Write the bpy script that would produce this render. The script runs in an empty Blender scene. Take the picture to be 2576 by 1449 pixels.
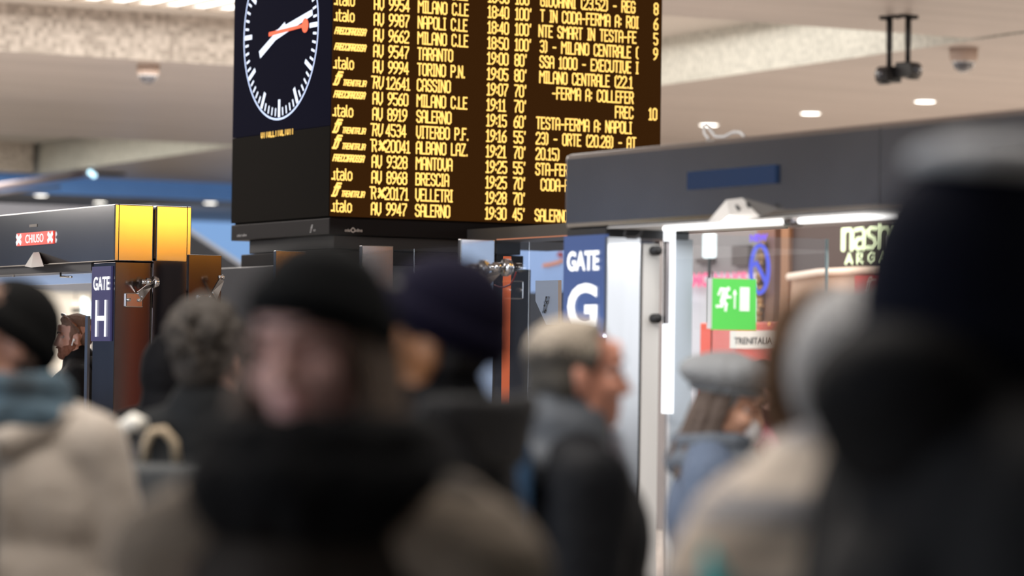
import bpy, bmesh, math, random
import numpy as np
from mathutils import Vector, Matrix, Euler

random.seed(7)
scene = bpy.context.scene
col = scene.collection
PI = math.pi
R = math.radians

# ------------------------------------------------------------------ camera
W, H, FPX = 2576, 1449, 8100.0
CAM = Vector((0, 0, 1.60))
YAW, TILT, ROLL = 29.0, 1.347, 0.77
cam_rot = Matrix.Rotation(R(-YAW), 3, 'Z') @ Matrix.Rotation(R(90 + TILT), 3, 'X') @ Matrix.Rotation(R(ROLL), 3, 'Z')
cd = bpy.data.cameras.new('camera')
cam = bpy.data.objects.new('camera', cd)
col.objects.link(cam)
cam.matrix_world = Matrix.Translation(CAM) @ cam_rot.to_4x4()
cd.sensor_width = 36.0
cd.lens = FPX * 36.0 / W
cd.clip_start = 0.1
cd.clip_end = 400
cd.dof.use_dof = True
cd.dof.focus_distance = 16.9
cd.dof.aperture_fstop = 2.0
scene.camera = cam

# ------------------------------------------------------------------ world, exposure, lights
scene.view_settings.view_transform = 'Standard'
scene.view_settings.look = 'None'
scene.view_settings.gamma = 1.0
scene.view_settings.use_curve_mapping = False
scene.view_settings.exposure = 0.0
world = bpy.data.worlds.new('world')
scene.world = world
world.use_nodes = True
bg = world.node_tree.nodes['Background']
bg.inputs[0].default_value = (0.80, 0.86, 1.0, 1)
bg.inputs[1].default_value = 0.07


def area_light(name, loc, target, size, energy, color=(1, 1, 1), size_y=None, spread=None):
    d = bpy.data.lights.new(name, 'AREA')
    d.energy = energy
    d.color = color
    d.size = size
    if size_y:
        d.shape = 'RECTANGLE'
        d.size_y = size_y
    if spread:
        d.spread = R(spread)
    o = bpy.data.objects.new(name, d)
    col.objects.link(o)
    o.location = loc
    v = Vector(target) - Vector(loc)
    o.rotation_euler = v.to_track_quat('-Z', 'Y').to_euler()
    return o


LIGHTS = [
    # hall lighting from the ceiling over the concourse behind the gates
    ('hall_lamp', (9.0, 30.0, 4.95), (9.0, 30.0, 0), 14, 3000, (1.0, 0.93, 0.86), 24, None),
    ('hall_lamp', (29.0, 26.0, 4.9), (29.0, 26.0, 0), 14, 5900, (1.0, 0.90, 0.80), 34, None),
    # ceiling lamps over the crowd
    ('crowd_lamp', (2.6, 6.5, 4.95), (2.6, 6.5, 0), 3.0, 420, (1.0, 0.93, 0.86), 6, None),
    # daylight from the platform side, left of the gates
    ('platform_daylight', (-9.0, 10.0, 3.0), (6.0, 10.0, 1.8), 14, 950, (0.80, 0.88, 1.0), 3.4, None),
    # light added over the left wall, so the gate steel mirrors it brighter
    ('platform_fill', (-8.0, 45.0, 4.9), (-10.0, 45.0, 0), 6, 900, (1.0, 0.96, 0.92), 50, None),
    # light added right of the gates, for reflections in the steel posts
    ('aisle_fill', (17.5, -1.0, 2.6), (7.0, 12.0, 1.8), 9, 150, (0.93, 0.96, 1.0), 3.0, None),
]
for l in LIGHTS:
    area_light(*l)

# ------------------------------------------------------------------ unprojection (photo pixel -> point on a real plane)


def ray(px, py):
    v = Vector(((px - W / 2) / FPX, (H / 2 - py) / FPX, -1.0))
    return cam_rot @ v


def onX(px, py, X):
    d = ray(px, py)
    return CAM + d * ((X - CAM.x) / d.x)


def onY(px, py, Y):
    d = ray(px, py)
    return CAM + d * ((Y - CAM.y) / d.y)


def onZ(px, py, Z):
    d = ray(px, py)
    return CAM + d * ((Z - CAM.z) / d.z)


def onD(px, py, D):
    return CAM + ray(px, py) * D


# ------------------------------------------------------------------ materials
MATS = {}


def mat(name, base=(0.5, 0.5, 0.5), rough=0.5, metal=0.0, emit=None, es=1.0, noise=None, bump=None, spec=None, coat=None):
    """noise = (scale xyz, amount): value variation of the base colour; bump = (scale, strength)"""
    if name in MATS:
        return MATS[name]
    m = bpy.data.materials.new(name)
    m.use_nodes = True
    nt = m.node_tree
    b = nt.nodes['Principled BSDF']
    b.inputs['Base Color'].default_value = (*base, 1)
    b.inputs['Roughness'].default_value = rough
    b.inputs['Metallic'].default_value = metal
    if spec is not None:
        b.inputs['Specular IOR Level'].default_value = spec
    if coat:
        b.inputs['Coat Weight'].default_value = coat
    if emit:
        b.inputs['Emission Color'].default_value = (*emit, 1)
        b.inputs['Emission Strength'].default_value = es
    if noise or bump:
        tc = nt.nodes.new('ShaderNodeTexCoord')
    if noise:
        sc, amt = noise
        mp = nt.nodes.new('ShaderNodeMapping')
        mp.inputs['Scale'].default_value = sc
        nz = nt.nodes.new('ShaderNodeTexNoise')
        nz.inputs['Scale'].default_value = 1.0
        nz.inputs['Detail'].default_value = 5
        cr = nt.nodes.new('ShaderNodeValToRGB')
        cr.color_ramp.elements[0].position = 0.3
        cr.color_ramp.elements[1].position = 0.7
        cr.color_ramp.elements[0].color = (*[c * (1 - amt) for c in base], 1)
        cr.color_ramp.elements[1].color = (*[min(1, c * (1 + amt)) for c in base], 1)
        nt.links.new(tc.outputs['Object'], mp.inputs[0])
        nt.links.new(mp.outputs[0], nz.inputs['Vector'])
        nt.links.new(nz.outputs[0], cr.inputs[0])
        nt.links.new(cr.outputs[0], b.inputs['Base Color'])
    if bump:
        nb = nt.nodes.new('ShaderNodeTexNoise')
        nb.inputs['Scale'].default_value = bump[0]
        nb.inputs['Detail'].default_value = 4
        bp = nt.nodes.new('ShaderNodeBump')
        bp.inputs['Strength'].default_value = bump[1]
        bp.inputs['Distance'].default_value = 0.02
        nt.links.new(tc.outputs['Object'], nb.inputs['Vector'])
        nt.links.new(nb.outputs[0], bp.inputs['Height'])
        nt.links.new(bp.outputs[0], b.inputs['Normal'])
    MATS[name] = m
    return m


def glow(name, colr, s=1.0):
    """something that gives off light"""
    if name in MATS:
        return MATS[name]
    m = bpy.data.materials.new(name)
    m.use_nodes = True
    nt = m.node_tree
    nt.nodes.clear()
    e = nt.nodes.new('ShaderNodeEmission')
    e.inputs[0].default_value = (*colr, 1)
    e.inputs[1].default_value = s
    o = nt.nodes.new('ShaderNodeOutputMaterial')
    nt.links.new(e.outputs[0], o.inputs[0])
    MATS[name] = m
    return m


def matte(name, base, emit=None, es=0.0):
    """dull louvred screen face: no sheen at all"""
    m = bpy.data.materials.new(name)
    m.use_nodes = True
    nt = m.node_tree
    nt.nodes.clear()
    d = nt.nodes.new('ShaderNodeBsdfDiffuse')
    d.inputs[0].default_value = (*base, 1)
    o = nt.nodes.new('ShaderNodeOutputMaterial')
    if emit:
        e = nt.nodes.new('ShaderNodeEmission')
        e.inputs[0].default_value = (*emit, 1)
        e.inputs[1].default_value = es
        a = nt.nodes.new('ShaderNodeAddShader')
        nt.links.new(d.outputs[0], a.inputs[0]); nt.links.new(e.outputs[0], a.inputs[1]); nt.links.new(a.outputs[0], o.inputs[0])
    else:
        nt.links.new(d.outputs[0], o.inputs[0])
    MATS[name] = m
    return m


def glass_mat(name, tint=(0.93, 0.96, 0.97), refl=0.10, rough=0.02):
    if name in MATS:
        return MATS[name]
    m = bpy.data.materials.new(name)
    m.use_nodes = True
    nt = m.node_tree
    nt.nodes.clear()
    t = nt.nodes.new('ShaderNodeBsdfTransparent')
    t.inputs[0].default_value = (*tint, 1)
    g = nt.nodes.new('ShaderNodeBsdfGlossy')
    g.inputs['Roughness'].default_value = rough
    g.inputs[0].default_value = (1, 1, 1, 1)
    fr = nt.nodes.new('ShaderNodeFresnel')
    fr.inputs[0].default_value = 1.45
    ma = nt.nodes.new('ShaderNodeMath')
    ma.operation = 'MULTIPLY'
    ma.inputs[1].default_value = refl / 0.06
    ma.use_clamp = True
    mx = nt.nodes.new('ShaderNodeMixShader')
    o = nt.nodes.new('ShaderNodeOutputMaterial')
    nt.links.new(fr.outputs[0], ma.inputs[0])
    ge = nt.nodes.new('ShaderNodeNewGeometry')
    ms = nt.nodes.new('ShaderNodeMath'); ms.operation = 'SUBTRACT'; ms.inputs[0].default_value = 1.0
    mm2 = nt.nodes.new('ShaderNodeMath'); mm2.operation = 'MULTIPLY'
    nt.links.new(ge.outputs['Backfacing'], ms.inputs[1])
    nt.links.new(ma.outputs[0], mm2.inputs[0]); nt.links.new(ms.outputs[0], mm2.inputs[1])
    nt.links.new(mm2.outputs[0], mx.inputs[0])
    nt.links.new(t.outputs[0], mx.inputs[1])
    nt.links.new(g.outputs[0], mx.inputs[2])
    nt.links.new(mx.outputs[0], o.inputs[0])
    MATS[name] = m
    return m


def mosaic_mat(name, c0, c1, size):
    """small square tiles, each a random tone between c0 and c1"""
    if name in MATS:
        return MATS[name]
    m = bpy.data.materials.new(name)
    m.use_nodes = True
    nt = m.node_tree
    b = nt.nodes['Principled BSDF']
    b.inputs['Roughness'].default_value = 0.55
    tc = nt.nodes.new('ShaderNodeTexCoord')
    ad = nt.nodes.new('ShaderNodeVectorMath'); ad.operation = 'ADD'
    ad.inputs[1].default_value = (0.0137, 0.0173, 0.0119)
    sc = nt.nodes.new('ShaderNodeVectorMath'); sc.operation = 'SCALE'
    sc.inputs['Scale'].default_value = 1.0 / size
    fl = nt.nodes.new('ShaderNodeVectorMath'); fl.operation = 'FLOOR'
    wn = nt.nodes.new('ShaderNodeTexWhiteNoise'); wn.noise_dimensions = '3D'
    cr = nt.nodes.new('ShaderNodeValToRGB')
    cr.color_ramp.elements[0].color = (*c0, 1)
    cr.color_ramp.elements[1].color = (*c1, 1)
    nt.links.new(tc.outputs['Object'], ad.inputs[0])
    nt.links.new(ad.outputs[0], sc.inputs[0])
    nt.links.new(sc.outputs[0], fl.inputs[0])
    nt.links.new(fl.outputs[0], wn.inputs['Vector'])
    nt.links.new(wn.outputs['Value'], cr.inputs[0])
    nt.links.new(cr.outputs[0], b.inputs['Base Color'])
    MATS[name] = m
    return m


# ------------------------------------------------------------------ mesh building


class MB:
    def __init__(self):
        self.v, self.f, self.m = [], [], []

    def add(self, verts, faces, mi=0):
        n = len(self.v)
        self.v += [tuple(p) for p in verts]
        self.f += [tuple(i + n for i in f) for f in faces]
        self.m += [mi] * len(faces)
        return self

    def merge(self, other, M=None):
        vs = [tuple(M @ Vector(p)) for p in other.v] if M is not None else other.v
        n = len(self.v)
        self.v += vs
        self.f += [tuple(i + n for i in f) for f in other.f]
        self.m += other.m
        return self

    def box(self, x0, x1, y0, y1, z0, z1, mi=0):
        x0, x1 = min(x0, x1), max(x0, x1)
        y0, y1 = min(y0, y1), max(y0, y1)
        z0, z1 = min(z0, z1), max(z0, z1)
        v = [(x0, y0, z0), (x1, y0, z0), (x1, y1, z0), (x0, y1, z0), (x0, y0, z1), (x1, y0, z1), (x1, y1, z1), (x0, y1, z1)]
        return self.add(v, [(0, 3, 2, 1), (4, 5, 6, 7), (0, 1, 5, 4), (1, 2, 6, 5), (2, 3, 7, 6), (3, 0, 4, 7)], mi)

    def prism(self, poly, vec, mi=0):
        """polygon (list of points) extruded along vec"""
        n = len(poly)
        p = [Vector(q) for q in poly]
        vec = Vector(vec)
        v = p + [q + vec for q in p]
        f = [tuple(range(n))[::-1], tuple(range(n, 2 * n))]
        f += [(i, (i + 1) % n, n + (i + 1) % n, n + i) for i in range(n)]
        return self.add(v, f, mi)

    def loft(self, rings, mi=0, caps=True):
        n = len(rings[0])
        v = [p for r in rings for p in r]
        f = []
        for k in range(len(rings) - 1):
            a, b = k * n, (k + 1) * n
            f += [(a + i, a + (i + 1) % n, b + (i + 1) % n, b + i) for i in range(n)]
        if caps:
            f.append(tuple(range(n))[::-1])
            f.append(tuple(range((len(rings) - 1) * n, len(rings) * n)))
        return self.add(v, f, mi)

    def tube(self, pts, r, n=8, mi=0):
        pts = [Vector(p) for p in pts]
        rr = r if isinstance(r, (list, tuple)) else [r] * len(pts)
        rings = []
        up = None
        for i, p in enumerate(pts):
            t = (pts[min(i + 1, len(pts) - 1)] - pts[max(i - 1, 0)]).normalized()
            if up is None:
                up = Vector((0, 0, 1)) if abs(t.z) < 0.9 else Vector((1, 0, 0))
            a = t.cross(up).normalized()
            b = a.cross(t).normalized()
            up = b
            rings.append([p + (a * math.cos(2 * PI * k / n) + b * math.sin(2 * PI * k / n)) * rr[i] for k in range(n)])
        return self.loft(rings, mi)

    def cap(self, p0, p1, r0, r1=None, n=14, mi=0):
        """tapered capsule"""
        r1 = r0 if r1 is None else r1
        p0, p1 = Vector(p0), Vector(p1)
        t = (p1 - p0).normalized()
        pts, rr = [], []
        for k in range(5):
            a = PI / 2 * k / 4
            pts.append(p0 - t * r0 * math.cos(a)); rr.append(max(0.001, r0 * math.sin(a)))
        for k in range(5):
            a = PI / 2 * k / 4
            pts.append(p1 + t * r1 * math.sin(a)); rr.append(max(0.001, r1 * math.cos(a)))
        return self.tube(pts, rr, n, mi)

    def ell(self, c, r, M=None, nu=18, nv=12, mi=0):
        c = Vector(c)
        rings = []
        for j in range(nv + 1):
            a = -PI / 2 + PI * (j + 0.02) / (nv + 0.04)
            ring = []
            for i in range(nu):
                p = Vector((r[0] * math.cos(a) * math.cos(2 * PI * i / nu), r[1] * math.cos(a) * math.sin(2 * PI * i / nu), r[2] * math.sin(a)))
                if M is not None:
                    p = M @ p
                ring.append(c + p)
            rings.append(ring)
        return self.loft(rings, mi)

    def disc(self, c, axis, r, h, n=24, mi=0):
        c, axis = Vector(c), Vector(axis).normalized()
        return self.tube([c, c + axis * h], r, n, mi)

    def stroke(self, pts, w, O, ux, uz, nrm=None, depth=0.0, mi=0, closed=False):
        """polyline drawn as a flat ribbon of width w on the plane O + x*ux + z*uz (pts in plane metres)"""
        n = len(pts)
        segs = [(pts[i], pts[i + 1]) for i in range(n - 1)] + ([(pts[-1], pts[0])] if closed else [])
        for (a, b) in segs:
            a, b = Vector(a), Vector(b)
            d = b - a
            if d.length < 1e-9:
                continue
            d.normalize()
            e = Vector((-d.y, d.x)) * w / 2
            a2, b2 = a - d * w * 0.42, b + d * w * 0.42
            q = [a2 - e, b2 - e, b2 + e, a2 + e]
            P = [O + ux * p.x + uz * p.y for p in q]
            if depth and nrm is not None:
                self.prism(P, nrm * depth, mi)
            else:
                self.add(P, [(0, 1, 2, 3)], mi)
        return self

    def mesh(self, name):
        me = bpy.data.meshes.new(name)
        me.from_pydata(self.v, [], self.f)
        for i, p in enumerate(me.polygons):
            p.material_index = self.m[i]
        bm = bmesh.new(); bm.from_mesh(me)
        bmesh.ops.recalc_face_normals(bm, faces=bm.faces)
        bm.to_mesh(me); bm.free()
        me.update()
        return me

    def build(self, name, mats, parent=None, smooth=False, bevel=None, flip=False):
        me = self.mesh(name)
        return link(name, me, mats, parent, smooth, bevel)


def link(name, me, mats, parent=None, smooth=False, bevel=None):
    if not isinstance(mats, (list, tuple)):
        mats = [mats]
    for m in mats:
        me.materials.append(m)
    if smooth:
        me.polygons.foreach_set('use_smooth', [True] * len(me.polygons))
    o = bpy.data.objects.new(name, me)
    col.objects.link(o)
    if parent is not None:
        o.parent = parent
        if parent.get('baked_world'):
            o.matrix_parent_inverse = parent.matrix_world.inverted()
    if bevel:
        b = o.modifiers.new('bevel', 'BEVEL')
        b.width = bevel
        b.segments = 2
        b.limit_method = 'ANGLE'
    return o


def thing(name, label, cat, loc=(0, 0, 0), group=None, rz=0.0, world_parts=True):
    """an Empty at the thing's base; parts given in world coordinates keep their place"""
    o = bpy.data.objects.new(name, None)
    col.objects.link(o)
    o.empty_display_size = 0.1
    o.matrix_world = Matrix.Translation(Vector(loc)) @ Matrix.Rotation(rz, 4, 'Z')
    o['label'] = label
    o['category'] = cat
    if group:
        o['group'] = group
    if world_parts:
        o['baked_world'] = 1
    return o


def tag(o, label, cat, group=None, kind=None):
    if label: o['label'] = label
    if cat: o['category'] = cat
    if group: o['group'] = group
    if kind: o['kind'] = kind
    return o


def struct(o):
    o['kind'] = 'structure'
    return o


def copy_tree(o, parent=None):
    c = o.copy()
    col.objects.link(c)
    if parent is not None:
        c.parent = parent
    for ch in list(o.children):
        copy_tree(ch, c)
    return c


# ------------------------------------------------------------------ lettering
GLY = {
    'A': (1, [[(0, 0), (0, .85), (.3, 1), (.7, 1), (1, .85), (1, 0)], [(0, .42), (1, .42)]]),
    'B': (1, [[(0, 0), (0, 1), (.7, 1), (1, .88), (1, .64), (.75, .53), (0, .53)], [(.75, .53), (1, .42), (1, .12), (.7, 0), (0, 0)]]),
    'C': (1, [[(1, .78), (1, .87), (.7, 1), (.3, 1), (0, .87), (0, .13), (.3, 0), (.7, 0), (1, .13), (1, .22)]]),
    'D': (1, [[(0, 0), (0, 1), (.6, 1), (1, .85), (1, .15), (.6, 0), (0, 0)]]),
    'E': (.9, [[(1, 0), (0, 0), (0, 1), (1, 1)], [(0, .52), (.8, .52)]]),
    'F': (.9, [[(0, 0), (0, 1), (1, 1)], [(0, .52), (.8, .52)]]),
    'G': (1, [[(1, .78), (1, .87), (.7, 1), (.3, 1), (0, .87), (0, .13), (.3, 0), (.7, 0), (1, .13), (1, .48), (.55, .48)]]),
    'H': (1, [[(0, 0), (0, 1)], [(1, 0), (1, 1)], [(0, .5), (1, .5)]]),
    'I': (.5, [[(.5, 0), (.5, 1)], [(.05, 1), (.95, 1)], [(.05, 0), (.95, 0)]]),
    'L': (.9, [[(0, 1), (0, 0), (1, 0)]]),
    'M': (1.25, [[(0, 0), (0, 1), (.5, .6), (1, 1), (1, 0)]]),
    'N': (1, [[(0, 0), (0, 1), (1, 0), (1, 1)]]),
    'O': (1, [[(.3, 0), (.7, 0), (1, .13), (1, .87), (.7, 1), (.3, 1), (0, .87), (0, .13), (.3, 0)]]),
    'P': (1, [[(0, 0), (0, 1), (.7, 1), (1, .87), (1, .6), (.7, .47), (0, .47)]]),
    'R': (1, [[(0, 0), (0, 1), (.7, 1), (1, .87), (1, .62), (.7, .49), (0, .49)], [(.55, .49), (1, 0)]]),
    'S': (1, [[(1, .78), (1, .87), (.7, 1), (.3, 1), (0, .87), (0, .66), (.25, .55), (.75, .47), (1, .36), (1, .13), (.7, 0), (.3, 0), (0, .13), (0, .22)]]),
    'T': (1, [[(0, 1), (1, 1)], [(.5, 1), (.5, 0)]]),
    'U': (1, [[(0, 1), (0, .13), (.3, 0), (.7, 0), (1, .13), (1, 1)]]),
    'V': (1, [[(0, 1), (0, .25), (.5, -.05), (1, .25), (1, 1)]]),
    'X': (1, [[(0, 0), (1, 1)], [(0, 1), (1, 0)]]),
    'Z': (1, [[(0, 1), (1, 1), (0, 0), (1, 0)]]),
    '0': (1, [[(.3, 0), (.7, 0), (1, .13), (1, .87), (.7, 1), (.3, 1), (0, .87), (0, .13), (.3, 0)]]),
    '1': (.75, [[(0, .82), (.5, 1), (.5, 0)], [(0, 0), (1, 0)]]),
    '2': (1, [[(0, .8), (0, .88), (.3, 1), (.7, 1), (1, .88), (1, .62), (0, .1), (0, 0), (1, 0)]]),
    '3': (1, [[(0, .88), (.3, 1), (.7, 1), (1, .88), (1, .64), (.7, .53), (.35, .53)], [(.7, .53), (1, .42), (1, .12), (.7, 0), (.3, 0), (0, .12)]]),
    '4': (1, [[(.75, 0), (.75, 1), (0, .3), (0, .25), (1.05, .25)]]),
    '5': (1, [[(1, 1), (0, 1), (0, .57), (.7, .57), (1, .45), (1, .13), (.7, 0), (.3, 0), (0, .13)]]),
    '6': (1, [[(.9, 1), (.45, .85), (0, .5), (0, .13), (.3, 0), (.7, 0), (1, .13), (1, .42), (.7, .55), (.1, .52)]]),
    '7': (1, [[(0, 1), (1, 1), (1, .85), (.35, .3), (.35, 0)]]),
    '8': (1, [[(.3, 0), (.7, 0), (1, .12), (1, .42), (.7, .53), (.3, .53), (0, .42), (0, .12), (.3, 0)], [(.3, .53), (0, .64), (0, .88), (.3, 1), (.7, 1), (1, .88), (1, .64), (.7, .53)]]),
    '9': (1, [[(.1, 0), (.55, .15), (1, .5), (1, .87), (.7, 1), (.3, 1), (0, .87), (0, .58), (.3, .45), (.9, .48)]]),
    ':': (.25, [[(.5, .22), (.5, .3)], [(.5, .66), (.5, .74)]]),
    '.': (.25, [[(.5, 0), (.5, .06)]]),
    '-': (.9, [[(.1, .46), (.9, .46)]]),
    "'": (.4, [[(.6, 1.02), (.4, .8)]]),
    '(': (.5, [[(1, 1.03), (.25, .88), (.25, .12), (1, -.03)]]),
    ')': (.5, [[(0, 1.03), (.75, .88), (.75, .12), (0, -.03)]]),
    ' ': (.85, []),
    'k': (.5, [[(1, 1), (0, 1)], [(.8, 1), (.8, 0)]]),
    # lower case of the operator lettering
    'i': (.32, [[(0, .66), (.5, .72), (.5, .14), (1, 0)]]),
    't': (.75, [[(.3, 1), (.3, .13), (.55, 0), (1, 0)], [(0, .72), (1, .72)]]),
    'a': (.95, [[(.1, .68), (.35, .74), (.75, .72), (1, .58), (1, 0)], [(1, .42), (.3, .42), (0, .3), (0, .1), (.3, 0), (.7, 0), (1, .12)]]),
    'l': (.42, [[(.2, 1), (.2, .13), (.9, 0)]]),
    'o': (1, [[(.3, 0), (.7, 0), (1, .16), (1, .58), (.7, .74), (.3, .74), (0, .58), (0, .16), (.3, 0)]]),
    # aeroplane
    '*': (1.2, [[(.1, .1), (.95, .95)], [(.45, .45), (.05, .75)], [(.5, .5), (.75, .1)], [(.3, .3), (.1, .38)], [(.42, .52), (.12, .70)], [(.55, .45), (.78, .18)]]),
}


def text_width(s, gap=0.38):
    w = 0
    for i, c in enumerate(s):
        w += GLY[c][0] + (gap if i < len(s) - 1 else 0)
    return w


def led_text(mb, s, x0, x1, z0, h, O, ux, uz, w, shear=0.0, gap=0.38, clip=None, mi=0):
    """s fitted between plane coordinates x0 and x1, base line z0, height h; w = stroke width"""
    tw = text_width(s, gap)
    k = (x1 - x0) / tw
    x = x0
    for c in s:
        gw, strokes = GLY[c]
        for st in strokes:
            pts = [(x + p[0] * gw * k + shear * p[1] * h, z0 + p[1] * h) for p in st]
            mb.stroke(pts, w, O, ux, uz, mi=mi)
        x += (gw + gap) * k


def font_text(mb, s, O, ux, uz, nrm, width, height, bold=0.0, depth=0.002, mi=0, shear=0.0):
    """filled letters fitted to width x height with their lower left corner at O"""
    cu = bpy.data.curves.new('lettering', 'FONT')
    cu.body = s
    cu.size = 1.0
    cu.offset = bold
    cu.shear = shear
    cu.resolution_u = 4
    ob = bpy.data.objects.new('lettering', cu)
    col.objects.link(ob)
    dg = bpy.context.evaluated_depsgraph_get()
    me = ob.evaluated_get(dg).to_mesh()
    vs = np.array([v.co[:] for v in me.vertices])
    fs = [tuple(p.vertices) for p in me.polygons]
    ob.evaluated_get(dg).to_mesh_clear()
    bpy.data.objects.remove(ob)
    bpy.data.curves.remove(cu)
    mn, mx = vs.min(0), vs.max(0)
    sx, sz = width / (mx[0] - mn[0]), height / (mx[1] - mn[1])
    P = [O + ux * ((v[0] - mn[0]) * sx) + uz * ((v[1] - mn[1]) * sz) + nrm * depth for v in vs]
    mb.add(P, fs, mi)


VX, VY, VZ = Vector((1, 0, 0)), Vector((0, 1, 0)), Vector((0, 0, 1))
# ================================================================== STRUCTURE
Z2 = 5.0                                  # lower ceiling over the right hand aisle
PE = onZ(2380, 112, Z2)
XE = PE.x                                 # long edge of that ceiling
Z1 = onX(2576, 80, XE).z                  # underside of the cross beams
YA = onZ(1665, 38, Z1).y                  # far edge of the near beam
YBm = onZ(590, 165, Z1).y                 # second beam, near edge
YC = onZ(300, 351, Z1).y                  # second beam, far edge
PE2 = onZ(90, 440, Z2)
YD = onX(95, 430, PE2.x - .05).y                   # end of the second light well
ZV = onY(588, 47, YBm).z                  # ceiling inside the light wells
print('struct', XE, Z1, YA, YBm, YC, YD, ZV, onZ(500, 375, Z2), onZ(90, 440, Z2))

m_mosaic = mosaic_mat('mosaic', (0.34, 0.29, 0.25), (0.60, 0.53, 0.47), 0.055)
m_mosaic2 = mosaic_mat('mosaic_cream', (0.52, 0.51, 0.46), (0.70, 0.68, 0.61), 0.045)
m_soffit = mat('soffit', (0.50, 0.44, 0.41), 0.38, 0.0, noise=((0.25, 3.0, 1.0), 0.10), spec=0.6)
m_plaster = mat('plaster', (0.56, 0.51, 0.47), 0.7)
m_floor = mat('floor_stone', (0.42, 0.39, 0.36), 0.25, noise=((0.8, 0.8, 0.8), 0.15))
m_wallgrey = mat('wall_grey', (0.30, 0.31, 0.33), 0.6)

struct(MB().box(-30, 60, -8, 75, -0.3, 0).build('floor', m_floor))
sl = (PE2.x - PE.x) / (PE2.y - PE.y)
o = MB().prism([(PE.x + sl * (y - PE.y), y, Z2) for y in (-8, 75)] + [(60, 75, Z2), (60, -8, Z2)], (0, 0, 3)).build('ceiling', [m_soffit, m_mosaic2])
for p in o.data.polygons:
    if abs(p.normal.x) > 0.5: p.material_index = 1
struct(o)
for (y0, y1) in ((-8, YA), (YBm, YC), (YD, 75)):
    o = MB().box(-30, XE + .9, y0, y1, Z1, Z1 + 2.9).build('ceiling', [m_soffit, m_mosaic])
    for p in o.data.polygons:
        if abs(p.normal.y) > 0.5: p.material_index = 1
    struct(o)
for (y0, y1) in ((YA + 0.004, YBm - 0.004), (YC + 0.004, YD - 0.004)):
    struct(MB().box(-30, XE + .9, y0, y1, ZV, ZV + 0.3).build('ceiling', m_plaster))
struct(MB().box(-30, 60, 70, 70.3, 0, Z2).build('wall_far', m_wallgrey))
struct(MB().box(59.6, 59.9, -8, 70, 0, Z2).build('wall_right', m_wallgrey))

# platform side wall with dusk blue windows (mirrored in the steel of the gates)
struct(MB().box(-14.3, -14, -8, 75, 0, Z1 - .01).build('wall_left', mat('wall_plaster', (0.5, 0.49, 0.48), 0.7)))
m_dusk = mat('dusk_window', (0.05, 0.08, 0.12), 0.2, emit=(0.22, 0.31, 0.50), es=0.75)
for k, (y0, y1) in enumerate(((27, 30.5), (37, 38.2), (43.5, 47), (58, 61), (63, 69))):
    w = struct(MB().box(-14.02, -13.95, y0, y1, .6, 4.6).build('window_%d' % (k + 2), m_dusk))
    f = MB()
    f.box(-13.97, -13.9, y0 - .08, y0, .5, 4.7).box(-13.97, -13.9, y1, y1 + .08, .5, 4.7).box(-13.97, -13.9, y0, y1, 4.6, 4.7).box(-13.97, -13.9, y0, y1, .5, .6)
    f.build('window_frame', m_wallgrey, w)
# luminous ceiling panels in the light wells
m_lum = glow('luminous_panel', (1.0, 0.98, 0.93), 3.0)
m_frame = mat('panel_frame', (0.50, 0.40, 0.32), 0.5)
p0 = onZ(588, 20, ZV)
pitch = onZ(567, 18, ZV).x - onZ(502, 13, ZV).x
proto = None
for k in range(26):
    xa = p0.x - 0.03 - k * pitch
    c = Vector((xa - pitch * 0.41, p0.y - 0.65, ZV))
    lab = 'slim luminous ceiling panel in the pale light well above the tiled beam'
    if proto is None:
        t = thing('ceiling_light', lab, 'ceiling light', c, 'luminous panels in the front light well', world_parts=False)
        MB().box(-pitch * .41, pitch * .41, -0.65, 0.65, -0.02, 0.0).build('diffuser', m_lum, t)
        f = MB()
        f.box(-pitch * .5, -pitch * .41, -0.68, 0.68, -0.05, 0.0).box(-pitch * .5, pitch * .41, -0.68, -0.65, -0.05, 0).box(-pitch * .5, pitch * .41, 0.65, 0.68, -0.05, 0)
        f.build('frame', m_frame, t)
        proto = t
    else:
        t = copy_tree(proto)
        t.location = c
area_light('light_well_lamp', (XE - 4.5, (YA + YBm) / 2 + 0.5, ZV - 0.08), (XE - 4.5, (YA + YBm) / 2 + 0.5, 0), 9, 330, (1.0, 0.97, 0.90), YBm - YA - 1.5)
area_light('light_well_lamp', (XE - 17, (YA + YBm) / 2 + 0.5, ZV - 0.08), (XE - 17, (YA + YBm) / 2 + 0.5, 0), 14, 170, (1.0, 0.93, 0.85), YBm - YA - 1.5)
area_light('light_well_lamp', (XE - 5, (YC + YD) / 2, ZV - 0.08), (XE - 5, (YC + YD) / 2, 0), 9, 800, (0.99, 0.98, 0.88), YD - YC - 2)

# recessed downlights
m_lens = glow('downlight_lens', (1.0, 0.95, 0.86), 6.0)
m_trim = mat('trim_white', (0.8, 0.78, 0.74), 0.4)


def downlight(p, lab, r=0.13, group=None):
    t = thing('downlight', lab, 'ceiling light', p, group, world_parts=False)
    MB().tube([(0, 0, 0), (0, 0, -0.015)], r * 1.15, 24).build('trim', m_trim, t)
    MB().tube([(0, 0, -0.015), (0, 0, -0.02)], r, 24).build('lens', m_lens, t)
    return t


G_DL = 'recessed downlights in the aisle ceiling'
for (px, py, lab) in ((1783, 312, 'round ceiling downlight right beside the departure board edge, above the white cable'),
                      (2039, 283, 'round ceiling downlight, middle one of the row over gate G'),
                      (2327, 253, 'round ceiling downlight under the small dome camera over gate G')):
    downlight(onZ(px, py, Z2), lab, 0.125, G_DL)

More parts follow.
